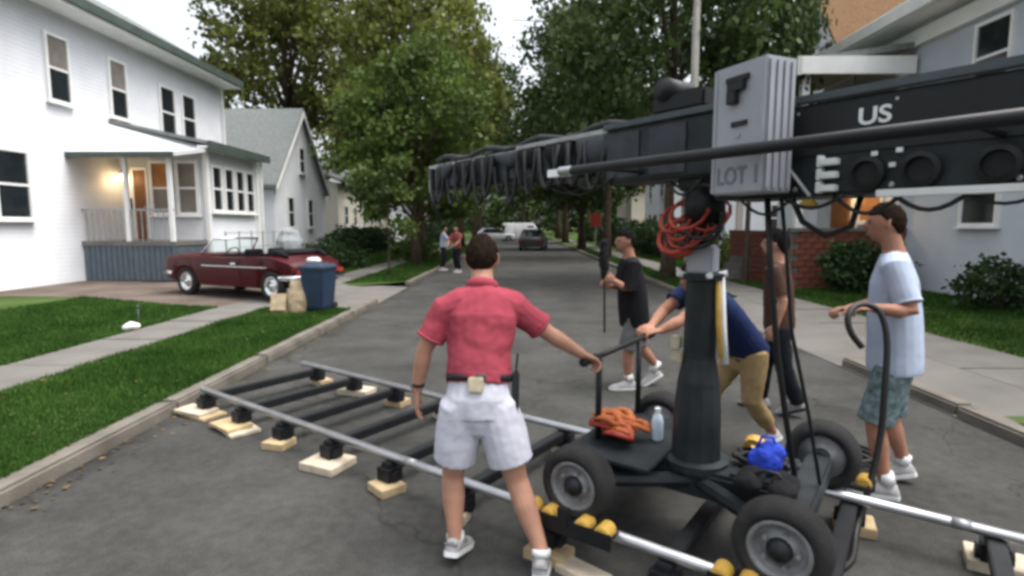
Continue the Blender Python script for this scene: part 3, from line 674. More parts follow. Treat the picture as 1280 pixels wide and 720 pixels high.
# red convertible; local +x is its front
cr = tag(empty('convertible_car', (-6.02, 12.61, .125), R(180 - 24.5)), 'dark red classic convertible parked on the driveway, roof folded down', 'car')
cr.scale = (.97, .86, 1)
WB, WR = 2.74, .325
tabc = [(-1.98, .74, .42, .56, .66, .70), (-1.90, .82, .34, .70, .78, .80), (-1.5, .90, .26, .80, .90, .915), (-.95, .91, .24, .82, .92, .925), (0, .91, .24, .80, .89, .90), (.8, .91, .24, .80, .89, .92), (1.5, .90, .25, .79, .88, .93), (2.0, .88, .32, .74, .83, .88), (2.18, .84, .42, .62, .74, .78)]
def stc(x):
    hw, zb, zm, zbelt, zr = lerp_tab(tabc, x); zs = zb + .05
    for wx in (-WB / 2, WB / 2):
        dx = abs(x - wx)
        if dx < .40: zs = max(zs, .30 + math.sqrt(max(0, .40 ** 2 - dx ** 2)) * .92)
    zd = zr + .02
    if -1.25 < x < .62: zd = .50
    return hw, zb, zs, max(zs + .03, zm - .12), zbelt, zr, zd
xs = sorted(set(np.round(np.linspace(-1.98, 2.18, 70), 3)) | {-1.26, -1.24, .61, .63})
body = car_body((xs, stc)).build('body', 'car_red', cr, smooth=True)
em = body.modifiers.new('e', 'EDGE_SPLIT'); em.split_angle = R(38)
MB().b2(-1.2, .58, -.70, .70, .505, .52).build('floor_mat', 'blackcloth', cr)
for x0 in (-.95, -.12):
    for yy in ((-.36, .36) if x0 > -.5 else (0,)):
        wd_ = .50 if x0 > -.5 else 1.2
        MB().box((x0 + .05, yy, .62), (.48, wd_, .16)).box((x0 - .22, yy, .84), (.14, wd_, .46), Matrix.Rotation(R(-12), 3, 'Y')).build('seat', 'blackcloth', cr, bevel=.03)
MB().b2(.45, .62, -.72, .72, .80, .93).build('dashboard', 'blackcloth', cr, bevel=.02)
MB().torus((.34, .36, .92), (1, 0, .55), .19, [(.014 * math.cos(a), .014 * math.sin(a)) for a in np.linspace(0, 6.28, 7)[:-1]], 20).tube([(.48, .36, .86), (.34, .36, .92)], .02).build('steering_wheel', 'black', cr, smooth=True)
ws = MB().tube([(.92, -.78, .92), (.58, -.68, 1.27)], .024).tube([(.92, .78, .92), (.58, .68, 1.27)], .024).tube([(.58, -.69, 1.27), (.56, 0, 1.295), (.58, .69, 1.27)], .024).build('windscreen', 'chrome', cr, smooth=True)
gl = bpy.data.materials.new('windscreen_glass'); gl.use_nodes = True; gb = gl.node_tree.nodes['Principled BSDF']
gb.inputs['Transmission Weight'].default_value = 1; gb.inputs['Roughness'].default_value = .03; gb.inputs['IOR'].default_value = 1.05; gb.inputs['Base Color'].default_value = (.8, .88, .86, 1)
MB().prism([(.91, -.77, .93), (.91, .77, .93), (.585, .67, 1.26), (.585, -.67, 1.26)], (.004, 0, .004)).build('pane', gl, ws)
MB().limb([(-1.62, -.62, .94), (-1.42, -.68, 1.0), (-1.25, -.66, .99), (-1.25, .66, .99), (-1.42, .68, 1.0), (-1.62, .62, .94)], [.05, .07, .08, .08, .07, .05], 8).build('folded_top', 'blackcloth', cr, smooth=True)
for s, nm in ((1, 'bumper'), (-1, 'bumper')):
    x = 2.22 if s > 0 else -2.02
    MB().limb([(x - s * .38, -.90, .50), (x - s * .03, -.84, .50), (x + s * .03, 0, .50), (x - s * .03, .84, .50), (x - s * .38, .90, .50)], [(.02, .055)] * 5, 8, ref=(0, 0, 1)).build(nm, 'chrome', cr, smooth=True)
for yy in (-.64, .64):
    MB().lathe((2.11, yy, .66), (1, 0, 0), [(0, .10), (.09, .10), (.11, .08), (.115, .0)], 16).build('headlight', 'white_paint', cr, smooth=True)
    MB().b2(-2.02, -1.97, yy - .16, yy + .08, .58, .66).build('tail_light', 'redcable', cr)
MB().b2(2.15, 2.20, -.50, .50, .57, .74).build('grille', 'black', cr)
for yy in (-.915, .915):
    MB().b2(-1.30, .75, yy - .004, yy + .004, .70, .715).build('chrome_strip', 'chrome', cr)
    MB().b2(-.46, -.45, yy - .003, yy + .003, .36, .86).build('door_gap', 'black', cr)
    MB().b2(-.38, -.22, yy - .02, yy + .02, .755, .785).build('door_handle', 'chrome', cr)
def wheel(parent, c, axis, r, wdt, rim_r, rimmat, name='wheel', tyremat='rubber', flip=1):
    wl_ = empty(name, c, 0, parent); a = Vector(axis).normalized(); h = wdt / 2
    prof = [(r - .012, -h * .75), (r, -h * .45), (r, h * .45), (r - .012, h * .75), (r - .035, h), (rim_r + .02, h * .98), (rim_r, h * .8), (rim_r, -h * .8), (rim_r + .02, -h * .98), (r - .035, -h)]
    MB().torus((0, 0, 0), a, 0, prof, 36).build('tyre', tyremat, wl_, smooth=True)
    MB().lathe((0, 0, 0), a, [(-h * .7, rim_r), (h * .86, rim_r + .004), (h * .90, rim_r * .90), (h * .55, rim_r * .84), (h * .35, rim_r * .62), (h * .62, rim_r * .52), (h * .66, rim_r * .30), (h * .95, rim_r * .26), (h * .98, .001)], 24).build('rim', rimmat, wl_, smooth=True)
    if rimmat == 'wheelgrey':
        MB().lathe(a * h * .5, a, [(0, .052), (.02, .050), (.045, .030), (.05, .001)], 16).build('hub', 'black', wl_, smooth=True)
        for k in range(5):
            u_, v_, _ = frame_from(a); e_ = u_ * math.cos(k * 1.2566) + v_ * math.sin(k * 1.2566)
            MB().tube([a * h * .45 + e_ * .068, a * h * .85 + e_ * .068], .009, 6).build('wheel_nut', 'hubgrey', wl_)
    return wl_
for x in (-WB / 2, WB / 2):
    for s in (-1, 1): wheel(cr, (x, s * .78, WR), (0, s, 0), WR, .21, .20, 'chrome')

def sedan(name, loc, rz, m, label, van=False):
    c = tag(empty(name, loc, rz), label, 'van' if van else 'car', 'vehicles far down the street')
    L_ = 2.25
    def sts(x):
        hw = .88 if not van else .98; zb = .25; zs = .30
        for wx in (-1.35, 1.4):
            dx = abs(x - wx)
            if dx < .38: zs = max(zs, .30 + math.sqrt(max(0, .38 ** 2 - dx * dx)))
        if van: zr = float(np.interp(x, [-2.3, -2.2, 1.1, 1.6, 2.1, 2.3], [1.7, 2.05, 2.05, 1.25, 1.1, .7]))
        else: zr = float(np.interp(x, [-2.3, -2.15, 2.1, 2.3], [.75, .95, .85, .6]))
        e_ = 1 - .12 * max(0, abs(x) - 1.9) / .4
        return hw * e_, zb, zs, max(zs + .03, .7), max(zs + .06, zr - .12), zr, zr + .02
    MB(); b_ = car_body((list(np.linspace(-2.3, 2.3, 56)), sts)).build('body', m, c, smooth=True); b_.modifiers.new('e', 'EDGE_SPLIT').split_angle = R(38)
    if not van:
        MB().add([(x, y_, z) for x, w_, z in ((-1.75, .80, .95), (-1.25, .66, 1.42), (.35, .66, 1.44), (1.1, .80, .92)) for y_ in (-w_, w_)], [(0, 1, 3, 2), (2, 3, 5, 4), (4, 5, 7, 6), (0, 2, 4, 6), (1, 7, 5, 3), (0, 6, 7, 1)]).build('cabin', 'glass', c)
        MB().b2(-1.22, .32, -.64, .64, 1.425, 1.465).build('roof', m, c, bevel=.015)
    else:
        for s in (-1, 1): MB().b2(.35, 1.1, s * .95 - .02, s * .95 + .03, 1.25, 1.75).build('side_window', 'glass', c)
        MB().prism([(1.18, -.8, 1.95), (1.18, .8, 1.95), (1.58, .85, 1.30), (1.58, -.85, 1.30)], (.03, 0, .03)).build('windscreen', 'glass', c)
        MB().b2(-2.33, -2.29, -.75, .75, 1.2, 1.8).build('rear_window', 'glass', c)
    for x in (-1.35, 1.4):
        for s in (-1, 1): wheel(c, (x, s * (.76 if not van else .84), .31), (0, s, 0), .31, .2, .19, 'hubgrey')
    for yy in (-.6, .6):
        MB().b2(-2.33, -2.27, yy - .14, yy + .14, .68, .82).build('tail_light', 'redcable', c); MB().b2(2.24, 2.31, yy - .14, yy + .14, .6, .72).build('headlight', 'white_label', c)
    return c
sedan('parked_car', (1.0, 41, 0), R(82), 'car_grey', 'dark grey sedan stopped in the street beyond the camera crane')
sedan('delivery_van', (.3, 66, 0), R(15), 'car_white', 'white van parked crosswise at the far end of the street', True)
sedan('parked_car', (-2.9, 63, 0), R(20), 'car_white', 'white sedan parked next to the white van')

# ------------------------------------------------------------------ driveway things
bn = empty('wheeled_bin', (-3.78, 10.42, .10), R(-12)); bn.scale = (.86, .86, .84); tag(bn, 'dark blue wheeled rubbish bin standing at the end of the driveway', 'bin')
MB().loft([[Vector((sx * a_, sy * b_, z)) for sx, sy in ((-1, -1), (1, -1), (1, 1), (-1, 1))] for a_, b_, z in ((.20, .22, .05), (.215, .24, .10), (.27, .30, .90), (.285, .315, .92), (.285, .315, .96))]).build('body', 'bin', bn, bevel=.02)
MB().loft([[Vector((sx * a_, sy * b_, z)) for sx, sy in ((-1, -1), (1, -1), (1, 1), (-1, 1))] for a_, b_, z in ((.30, .33, .962), (.30, .33, .99), (.24, .27, 1.05), (.10, .14, 1.07))]).build('lid', 'bin', bn, bevel=.015)
MB().tube([(-.22, .36, .93), (.22, .36, .93)], .018).build('handle', 'bin', bn)
for s in (-1, 1): MB().lathe((s * .20, .24, .09), (s, 0, 0), [(0, .09), (.05, .09)], 14).build('wheel', 'rubber', bn)
sk = tag(empty('paper_sack', (-4.14, 10.22, .10), .4), 'tan paper yard sack slumped against the blue bin', 'sack')
o = MB().limb([(0, 0, .02), (.01, 0, .16), (.02, .01, .34), (.03, .02, .52)], [(.17, .13), (.19, .14), (.17, .11), (.14, .05)], 12).build('bag', 'tan', sk, smooth=True); freeze(o, .02, 2, .05, .15)
MB().box((.03, .02, .57), (.25, .05, .07)).build('folded_rim', 'wood2', sk, bevel=.01)
cb = tag(empty('carton', (-4.42, 10.12, .105), .2), 'flattened tan cardboard carton leaning beside the yard sack', 'carton')
MB().box((0, .03, .17), (.30, .02, .36), Matrix.Rotation(R(-16), 3, 'X')).build('panel', 'tan', cb); MB().box((.0, -.06, .20), (.26, .015, .30), Matrix.Rotation(R(-24), 3, 'X')).build('flap', 'tan', cb)
wb = tag(empty('plastic_jug', (-4.3, 12.0, 1.0)), 'white bag lying on the lid of the blue bin', 'bag')
wb.location = (-3.86, 10.44, .997); wb.name = 'white_bag'
o = MB().ball((0, 0, .05), (.13, .11, .06), 8).ball((-.08, .02, .05), (.08, .07, .05), 6).build('bag', 'white_label', wb, smooth=True); freeze(o, .015, 2, .03, .06)
gc = tag(empty('covered_grill', (-8.5, 20.6, .2)), 'barbecue under a pale grey cover beside the sunroom', 'grill')
o = MB().limb([(0, 0, .05), (0, 0, .5), (0, 0, .95), (0, 0, 1.2)], [(.50, .36), (.52, .38), (.50, .36), (.36, .22)], 14, ref=(0, 1, 0)).build('cover', 'cover', gc, smooth=True); freeze(o, .035, 3, .08, .3)
for s in (-1, 1): MB().lathe((s * .4, 0, .06), (1, 0, 0), [(-.03, .06), (.03, .06)], 12).build('wheel', 'rubber', gc)
sp_ = tag(empty('lawn_marker', (-5.98, 8.35, .105)), 'small white cap and green stake in the lawn by the pavement', 'garden marker')
MB().limb([(0, -.05, .05), (.06, -.02, .07), (.12, .02, .06)], [.05, .07, .05], 10).build('cap', 'white_paint', sp_, smooth=True)
MB().tube([(.08, .12, -.03), (.09, .12, .34)], .012).ball((.09, .12, .35), .025, 6).build('stake', 'trim_green', sp_, smooth=True)
# low chain-link rail along the sunroom
fn = tag(empty('wire_fence', (-8.9, 16.4, .28)), 'thin grey wire fence with slim posts before the sunroom', 'fence')
for i in range(7): MB().tube([(.25, i * .8, -.1), (.25, i * .8, 1.25)], .022, 8).build('post', 'hubgrey', fn)
for z in (.3, .75, 1.2): MB().tube([(.25, 0, z), (.25, 4.8, z)], .012, 6).build('wire', 'hubgrey', fn)
# red sign by the far right tree
rs = tag(empty('red_sign', (4.55, 34, .1)), 'small red sign on a post beside a street tree trunk', 'sign')
MB().tube([(0, 0, 0), (0, 0, 2.4)], .035, 8).build('post', 'pole', rs); MB().b2(-.32, .32, -.06, -.035, 1.55, 2.35).build('panel', 'redcable', rs, bevel=.01)

# ------------------------------------------------------------------ camera track on the road
O = Vector((.94, 2.89, 0)); TA = math.atan2(-.58, .815)
TM = Matrix.Translation(O) @ Matrix.Rotation(TA, 4, 'Z')
tr = tag(empty('dolly_track', O, TA), 'silver dolly track of two pipe rails on black cross beams laid across the road', 'track')
RY = .555; RZ = .205
for s, x0, x1 in ((-1, -4.30, 2.9), (1, -4.45, 2.9)):
    MB().tube([(x0, s * RY, RZ), (x1, s * RY, RZ)], .027, 12).build('rail', 'steel', tr, smooth=True)
    for xj in (-1.6, 1.15): MB().tube([(xj - .04, s * RY, RZ), (xj + .04, s * RY, RZ)], .0285, 12).build('rail_joint', 'hubgrey', tr, smooth=True)
sl_x = [-4.22 + .612 * i for i in range(12)]
slm = MB().box((0, .02, .145), (.075, 1.26, .065)).build('sleeper', 'black', None, bevel=.006); COL.objects.unlink(slm)
ftm = MB().box((0, 0, .10), (.11, .12, .085)).lathe((0, 0, .085), (1, 0, 0), [(-.075, .04), (.075, .04)], 10).build('foot', 'black', None, bevel=0); COL.objects.unlink(ftm)
for x in sl_x:
    s_ = piece(slm, 'sleeper', tr, (x, 0, 0), random.uniform(-.01, .01))
    for yy in (-.57, .58): piece(ftm, 'foot', s_, (0, yy, 0))

# loose boards under the track feet, each one its own thing
def board(lx, ly, z, size, rz, m, label, tilt=0):
    p = TM @ Vector((lx, ly, z)); o = MB().box((0, 0, 0), size).build('wooden_board', m, None, bevel=.004)
    o.location = p; o.rotation_euler = (tilt, 0, TA + rz)
    return tag(o, label, 'board', 'wooden boards packed under the track')
ordn = ['first', 'second', 'third', 'fourth', 'fifth', 'sixth', 'seventh', 'eighth', 'ninth', 'tenth', 'eleventh', 'twelfth']
spec_near = [(.46, .26, 2, .1), (.44, .28, 2, -.15), (.22, .20, 1, .35), (.34, .30, 1, .2), (.22, .20, 1, -.2), (.13, .13, 1, .3), (.26, .17, 1, .1), (.24, .16, 1, -.2), (.2, .18, 1, .1), (.24, .2, 1, 0), (.24, .2, 1, .3), (.24, .2, 1, 0)]
for i, (bx_, by_, n_, rz) in enumerate(spec_near):
    for k in range(n_):
        hgt = .056 / n_; pos = '' if n_ == 1 else (', lower of two' if k == 0 else ', upper of two')
        board(sl_x[i] + (-.03 if k else .02), -.62 - .03 * k, .001 + hgt * (k + .5) + .0005 * k, ((bx_ - .06 * k) * .86, (by_ - .03 * k) * .86, hgt - .001), rz + .12 * k, 'wood' if (i + k) % 2 == 0 else 'wood2',
              f'pale board under the {ordn[i]} beam from the kerb, walking man side{pos}')
    if i in (6,): board(sl_x[i] + .24, -.66, .022, (.26, .12, .04), -.1, 'wood2', 'loose pale board lying beside the seventh beam by the walking man')
for i, (bx_, by_) in enumerate([(.2, .15), (.34, .2), (.2, .16), (.22, .18), (.2, .16), (.2, .16), (.22, .18), (.2, .18), (.2, .18), (.26, .2), (.3, .2), (.2, .2)]):
    board(sl_x[i] + random.uniform(-.03, .03), .62, .0285, (bx_, by_, .055), random.uniform(-.3, .3), 'wood2' if i % 2 else 'wood', f'pale board under the {ordn[i]} beam from the kerb, side away from walking man')

# ------------------------------------------------------------------ camera crane on its wheeled dolly
cn = tag(empty('camera_crane', O, TA), 'black telescopic camera crane on a four-wheeled dolly with grey weight box', 'camera crane')
WX = (-.40, .53); WZ = .415
MB().box((.045, 0, .365), (1.0, .26, .15)).build('chassis', 'blackblue', cn, bevel=.02)
for x in WX: MB().box((x, 0, .40), (.13, .90, .10)).build('axle_beam', 'blackblue', cn, bevel=.015)
for x in WX:
    for s in (-1, 1):
        MB().tube([(x, s * .44, .42), (x, s * .50, .425)], .045, 14).build('axle_end', 'black', cn)
        wheel(cn, (x, s * RY, WZ), (0, s, 0), .188, .15, .120, 'wheelgrey')
        sk_ = MB().b2(x - .24, x + .24, s * RY - .055 + s * .085, s * RY + .055 + s * .085, .235, .262).b2(x - .25, x + .25, s * (RY + .135), s * (RY + .150), .205, .285).b2(x - .03, x + .03, s * (RY + .12), s * (RY + .155), .24, .34).build('skate', 'black', cn, bevel=.004)
        for dx in (-.20, -.095, .095, .20):
            MB().lathe((x + dx, s * (RY + .10), .268), (0, s, 0), [(-.045, .03), (-.04, .040), (.04, .040), (.045, .03)], 14).build('roller', 'yellow', sk_, smooth=False)
for a_, b_ in (((-.41, -.40), (0, -.1)), ((-.41, .40), (0, .1)), ((.50, -.40), (.06, -.1)), ((.50, .40), (.06, .1))):
    MB().tube([(*a_, .37), (*b_, .37)], .04, 8).build('brace', 'blackblue', cn)
MB().b2(-.62, -.12, -.36, .44, .455, .475).build('platform', 'blackblue', cn, bevel=.006)
MB().b2(.20, .46, -.10, .30, .442, .455).build('platform', 'blackblue', cn, bevel=.004)
MB().lathe((0, 0, .42), (0, 0, 1), [(0, .17), (.04, .17), (.05, .128), (.30, .122), (.46, .108), (.54, .092), (.58, .085)], 12).build('lower_column', 'blackblue', cn)
MB().lathe((0, 0, .985), (0, 0, 1), [(0, .083), (.42, .080), (.425, .105), (.455, .105), (.46, .07)], 20).build('upper_column', 'blackblue', cn)
hd = MB().box((0, 0, 1.515), (.13, .13, .14)).build('head_block', 'alu', cn, bevel=.008)
for a_ in range(4):
    an = a_ * math.pi / 2 + .6; MB().tube([(math.cos(an) * .085, math.sin(an) * .085, 1.43), (math.cos(an) * .125, math.sin(an) * .125, 1.44)], .016, 8).build('clamp', 'white_label', hd)
MB().tube([(-.01, 0, 1.58), (-.01, 0, 1.98)], .055, 14).build('turret', 'black', cn, smooth=True)
MB().lathe((0, 0, 1.70), (0, 0, 1), [(0, .10), (.16, .10), (.17, .07)], 16).build('bearing', 'black', cn, smooth=True)
rd = random.Random(4)
for i in range(16):
    c0 = Vector((rd.uniform(-.13, .05), rd.uniform(-.12, .08), rd.uniform(1.60, 1.76))); pts = []
    r0 = rd.uniform(.05, .10); tl = rd.uniform(-.5, .5)
    for k in range(13):
        an = k / 12 * 6.28; pts.append(c0 + Vector((math.cos(an) * r0, math.sin(an) * r0 * math.cos(tl), math.sin(an) * r0 * .9)))
    MB().tube(pts, rd.uniform(.007, .013), 6).build('coiled_cable', 'redcable' if i % 5 < 3 else 'cable', cn, smooth=True)
MB().tube([(.085, -.02, 1.42), (.10, -.035, 1.2), (.12, -.04, 1.02)], .013, 8).build('yellow_cable', 'yellow', cn, smooth=True)
MB().tube([(.09, .02, 1.42), (.115, .0, 1.15), (.13, .01, .98)], .018, 8).build('pale_cable', 'white_label', cn, smooth=True)
MB().box((-.115, -.03, 1.07), (.05, .05, .07)).box((-.10, -.05, 1.00), (.06, .04, .05)).build('valve', 'pouch', cn, bevel=.006)
# push bar
MB().tube([(-.52, -.30, .955), (-.52, .62, .965)], .017, 12).build('push_bar', 'black', cn, smooth=True)
for yy in (-.12, .43): MB().tube([(-.52, yy, .47), (-.52, yy, .955)], .018, 10).build('push_bar_post', 'black', cn, smooth=True)
MB().tube([(-.52, -.31, .955), (-.52, -.16, .956)], .024, 12).build('grip', 'rubber', cn, smooth=True)
MB().tube([(-.52, .50, .964), (-.52, .64, .965)], .024, 12).build('grip', 'rubber', cn, smooth=True)
# boom: x runs to the rear, -y is the side towards the street photographer
AM = Matrix.Rotation(R(-18.05), 4, 'Z')
def arm(mb, name, m, parent=cn, **k): return mb.xf(AM).build(name, m, parent, **k)
arm(MB().b2(-.10, .10, -.10, .10, 1.86, 1.93), 'yoke', 'black', bevel=.01)
rear = arm(MB().b2(.16, 1.95, -.17, .17, 1.80, 2.165), 'boom_section', 'blackblue', bevel=.012)
mid = arm(MB().b2(-.58, .22, -.14, .14, 1.92, 2.215), 'boom_section', 'blackblue', bevel=.012)
fr1 = arm(MB().b2(-1.45, -.52, -.115, .115, 1.975, 2.20), 'boom_section', 'black', bevel=.01)
fr2 = arm(MB().b2(-2.80, -1.40, -.09, .09, 2.0, 2.18), 'boom_section', 'black', bevel=.01)
for sec, x0, x1, hw, z in ((rear, .16, 1.95, .17, 2.165), (mid, -.58, .15, .14, 2.215), (fr1, -1.45, -.6, .115, 2.20), (fr2, -2.80, -1.47, .09, 2.18)):
    for s in (-1, 1): arm(MB().b2(x0, x1, s * hw - .02, s * hw + .02, z + .002, z + .034), 'top_rail', 'hubgrey' if sec in (fr1, fr2) else 'toprail', sec, bevel=.004)
for i in range(6): arm(MB().b2(-2.72 + i * .215, -2.60 + i * .215, -.098, -.092, 2.02, 2.16), 'side_panel', 'panelgrey', fr2)
for i in range(4): arm(MB().b2(-1.40 + i * .20, -1.26 + i * .20, -.123, -.117, 2.0, 2.18), 'side_panel', 'panelgrey', fr1)
for i in range(2): arm(MB().b2(-.55 + i * .30, -.32 + i * .30, -.148, -.142, 1.95, 2.19), 'side_panel', 'panelgrey', mid)
arm(MB().b2(.50, 1.9, -.178, -.172, 1.96, 2.14), 'side_panel', 'black', rear)
# cables draped along the boom, each one hanging on its own
rd = random.Random(9)
for i in range(15):
    x0 = -2.78 + i * .145; ln = rd.uniform(.12, .26); dp = rd.uniform(.05, .17); yy = -.10 - .02 * rd.random() if x0 < -1.4 else -.13 - .02 * rd.random()
    pts = [(x0 + ln * k / 8, yy - .015 * math.sin(math.pi * k / 8), 2.19 - .20 * (1 if 0 < k < 8 else .0) * math.sin(math.pi * k / 8) ** .5 - dp * math.sin(math.pi * k / 8)) for k in range(9)]
    arm(MB().tube(pts, rd.uniform(.010, .017), 7), 'draped_cable', 'cable', smooth=True)
for i in range(10):
    x0 = -2.75 + i * .225 + rd.uniform(-.03, .03); yy = -.102 if x0 < -1.4 else -.128
    arm(MB().box((x0, yy, 2.09), (rd.uniform(.03, .05), .012, .27)), 'strap', 'blackcloth', bevel=.004)
for sgn, z0 in ((-1, 2.235), (1, 2.24)):
    pts = [(-2.7 + 2.6 * k / 20, sgn * .07, z0 + .022 * math.sin(k * 1.3) + .02) for k in range(21)]
    arm(MB().tube(pts, .02, 8), 'hose', 'cable', smooth=True)
# dark fabric wrapped along the boom, in separate sagging swags
rd = random.Random(31)
for i in range(7):
    x0 = -2.62 + i * .30; ln = rd.uniform(.24, .34); yy = -.112 if x0 < -1.45 else (-.138 if x0 < -.55 else -.162); zt = 2.215 if x0 < -.6 else 2.235; dr = rd.uniform(.12, .24)
    rings = []
    for k in range(9):
        f_ = k / 8; sg = math.sin(math.pi * f_); zb_ = zt - dr * (.45 + .55 * sg) + rd.uniform(-.012, .012); b_ = .010 + .008 * math.sin(k * 2.3 + i)
        rings.append([(x0 + ln * f_, yy + .02, zt), (x0 + ln * f_, yy - b_ * .5, zt - .01), (x0 + ln * f_, yy - b_, (zt + zb_) / 2), (x0 + ln * f_, yy - .006, zb_), (x0 + ln * f_, yy + .004, zb_ + .002)])
    arm(MB().loft(rings), 'fabric_wrap', 'blackcloth' if i % 3 else 'panelgrey', smooth=True)
for i in range(7):
    x0 = rd.uniform(-1.4, .05); ln = rd.uniform(.2, .5); zt = 1.97 if x0 < -.55 else 1.91; dp = rd.uniform(.03, .10); yy = rd.uniform(-.15, -.05)
    arm(MB().tube([(x0 + ln * k / 8, yy, zt - dp * math.sin(math.pi * k / 8)) for k in range(9)], rd.uniform(.006, .011), 6), 'slack_cable', 'cable', smooth=True)
for i in range(5):
    x0 = .30 + i * .20; ln = .24; dp = rd.uniform(.02, .08); yy = -.16 - .02 * rd.random()
    arm(MB().tube([(x0 + ln * k / 8, yy, 1.80 - dp * math.sin(math.pi * k / 8)) for k in range(9)], rd.uniform(.006, .010), 6), 'slack_cable', 'cable', smooth=True)
for x in (.2, .55, .9, 1.25, 1.6):
    for z in (2.13, 1.83): arm(MB().lathe((x, -.170, z), (0, -1, 0), [(0, .010), (.006, .010), (.009, .005)], 8), 'bolt', 'hubgrey', rear)
# front end plate with head mount
arm(MB().box((-2.84, 0, 2.09), (.06, .16, .22)).box((-2.88, 0, 1.99), (.05, .10, .10)), 'head_mount', 'hubgrey', bevel=.01)
arm(MB().tube([(-2.87, -.02, 1.96), (-2.89, -.02, 1.86), (-2.86, .03, 1.72)], [.028, .02, .012], 8), 'hanging_cable', 'cable', smooth=True)
# motor on top of the boom
mo = arm(MB().b2(-.28, .04, -.10, .10, 2.26, 2.36), 'motor', 'black', bevel=.015)
arm(MB().lathe((-.20, -.11, 2.38), (0, 1, 0), [(0, .06), (.2, .06)], 16), 'drum', 'black', mo, smooth=True)
# silver guide bar in front of the weight box
gbar = arm(MB().tube([(-.56, -.45, 1.975), (1.9, -.45, 1.975)], .024, 12), 'guide_bar', 'black', smooth=True)
arm(MB().tube([(-.60, -.45, 1.975), (-.50, -.45, 1.975)], .027, 12).box((-.64, -.44, 1.97), (.10, .06, .04)), 'bar_end', 'chrome', gbar, smooth=False)
for x in (-.30, 1.2): arm(MB().tube([(x, -.13, 1.97), (x, -.45, 1.972)], .014, 8), 'bar_bracket', 'black', gbar)
# grey weight box: built on its own axes on the near side of the boom
BM = Matrix.Translation((.425, -.285, 0)) @ Matrix.Rotation(R(-12), 4, 'Z')
def bxp(mb, name, m, parent=cn, **k): return mb.xf(AM @ BM).build(name, m, parent, **k)
wbx = bxp(MB().b2(-.145, .125, -.08, .08, 1.815, 2.335), 'weight_box', 'alu', bevel=.006)
for i in range(4): bxp(MB().b2(.126, .133, -.068 + i * .038, -.047 + i * .038, 1.83, 2.32), 'rib', 'alu', wbx, bevel=.002)
for x in (-.137, .117): bxp(MB().b2(x - .008, x + .008, -.084, -.0805, 1.82, 2.33), 'edge_trim', 'alu', wbx)
bxp(MB().b2(-.075, .045, -.094, -.081, 2.262, 2.285).b2(-.06, .03, -.102, -.082, 2.225, 2.262).b2(-.055, -.005, -.108, -.082, 2.175, 2.225), 'latch', 'black', wbx, bevel=.003)
bxp(MB().b2(-.04, .04, -.088, -.0805, 2.085, 2.105), 'slot', 'black', wbx)
bxp(MB().b2(-.015, .005, -.085, -.0805, 2.04, 2.055), 'screw', 'hubgrey', wbx)
text_part('lettering', 'LOT 1', .10, 'grey_letter', wbx, AM @ BM @ Matrix.Translation((-.115, -.0825, 1.855)) @ Matrix.Rotation(R(90), 4, 'X'), .001, .85)
bxp(MB().box((0, .12, 2.08), (.10, .08, .2)), 'hanger', 'black', wbx)
# rear end: white brackets, reels, white bar, lettering
for i in range(3): arm(MB().b2(.66, .72, -.21, -.172, 1.815 + i * .05, 1.84 + i * .05).b2(.645, .665, -.205, -.172, 1.81 + i * .05, 1.855 + i * .05), 'bracket', 'white_label', rear, bevel=.003)
for x in (.82, .99, 1.2): arm(MB().lathe((x, -.172, 1.875), (0, -1, 0), [(0, .062), (.025, .062), (.03, .045), (.012, .04), (.012, .001)], 22), 'reel', 'black', rear)
arm(MB().b2(.86, 1.5, -.20, -.175, 1.785, 1.812), 'white_bar', 'white_label', rear, bevel=.003)
for x, z in ((.84, 1.945), (.92, 1.95), (.86, 1.90), (.90, 1.90), (.94, 1.90)): arm(MB().b2(x - .01, x + .01, -.182, -.173, z - .008, z + .008), 'indicator', 'white_label', rear)
text_part('lettering', 'US', .085, 'white_label', rear, AM @ Matrix.Translation((.775, -.181, 2.055)) @ Matrix.Rotation(R(90), 4, 'X'), .001, 1.15)
arm(MB().b2(1.45, 1.9, -.26, .26, 1.60, 1.80), 'counterweight', 'black', rear, bevel=.02)
arm(MB().tube([(.30, -.19, 2.2), (.48, -.20, 1.98), (.62, -.19, 1.80)], .008, 6), 'stay_wire', 'hubgrey', rear)
arm(MB().b2(.56, .62, -.16, -.11, 1.755, 1.79), 'yellow_tag', 'yellow', rear, bevel=.01)
# cables falling from the rear of the boom
arm(MB().tube([(.40, -.12, 1.82), (.42, -.10, 1.5), (.44, -.04, 1.1), (.45, .06, .75), (.45, .16, .47)], .014, 8), 'falling_cable', 'cable', smooth=True)
arm(MB().tube([(.43, -.06, 1.82), (.44, -.02, 1.6), (.47, .02, 1.2), (.52, .12, .8), (.55, .20, .46)], .009, 8), 'falling_cable', 'cable', smooth=True)
arm(MB().tube([(.50, -.10, 1.80), (.54, -.08, 1.70), (.62, -.04, 1.64), (.70, 0, 1.68), (.72, .02, 1.80)], .012, 8), 'cable_loop', 'cable', smooth=True)
for i in range(3):
    pts = [(.30 + rd.uniform(-.04, .04) + .11 * math.cos(k * .6 + i), .10 + .10 * math.sin(k * .6 + i), .47 + .012 * i) for k in range(11)]
    MB().tube(pts, .012, 6).build('coiled_cable', 'cable', cn, smooth=True)

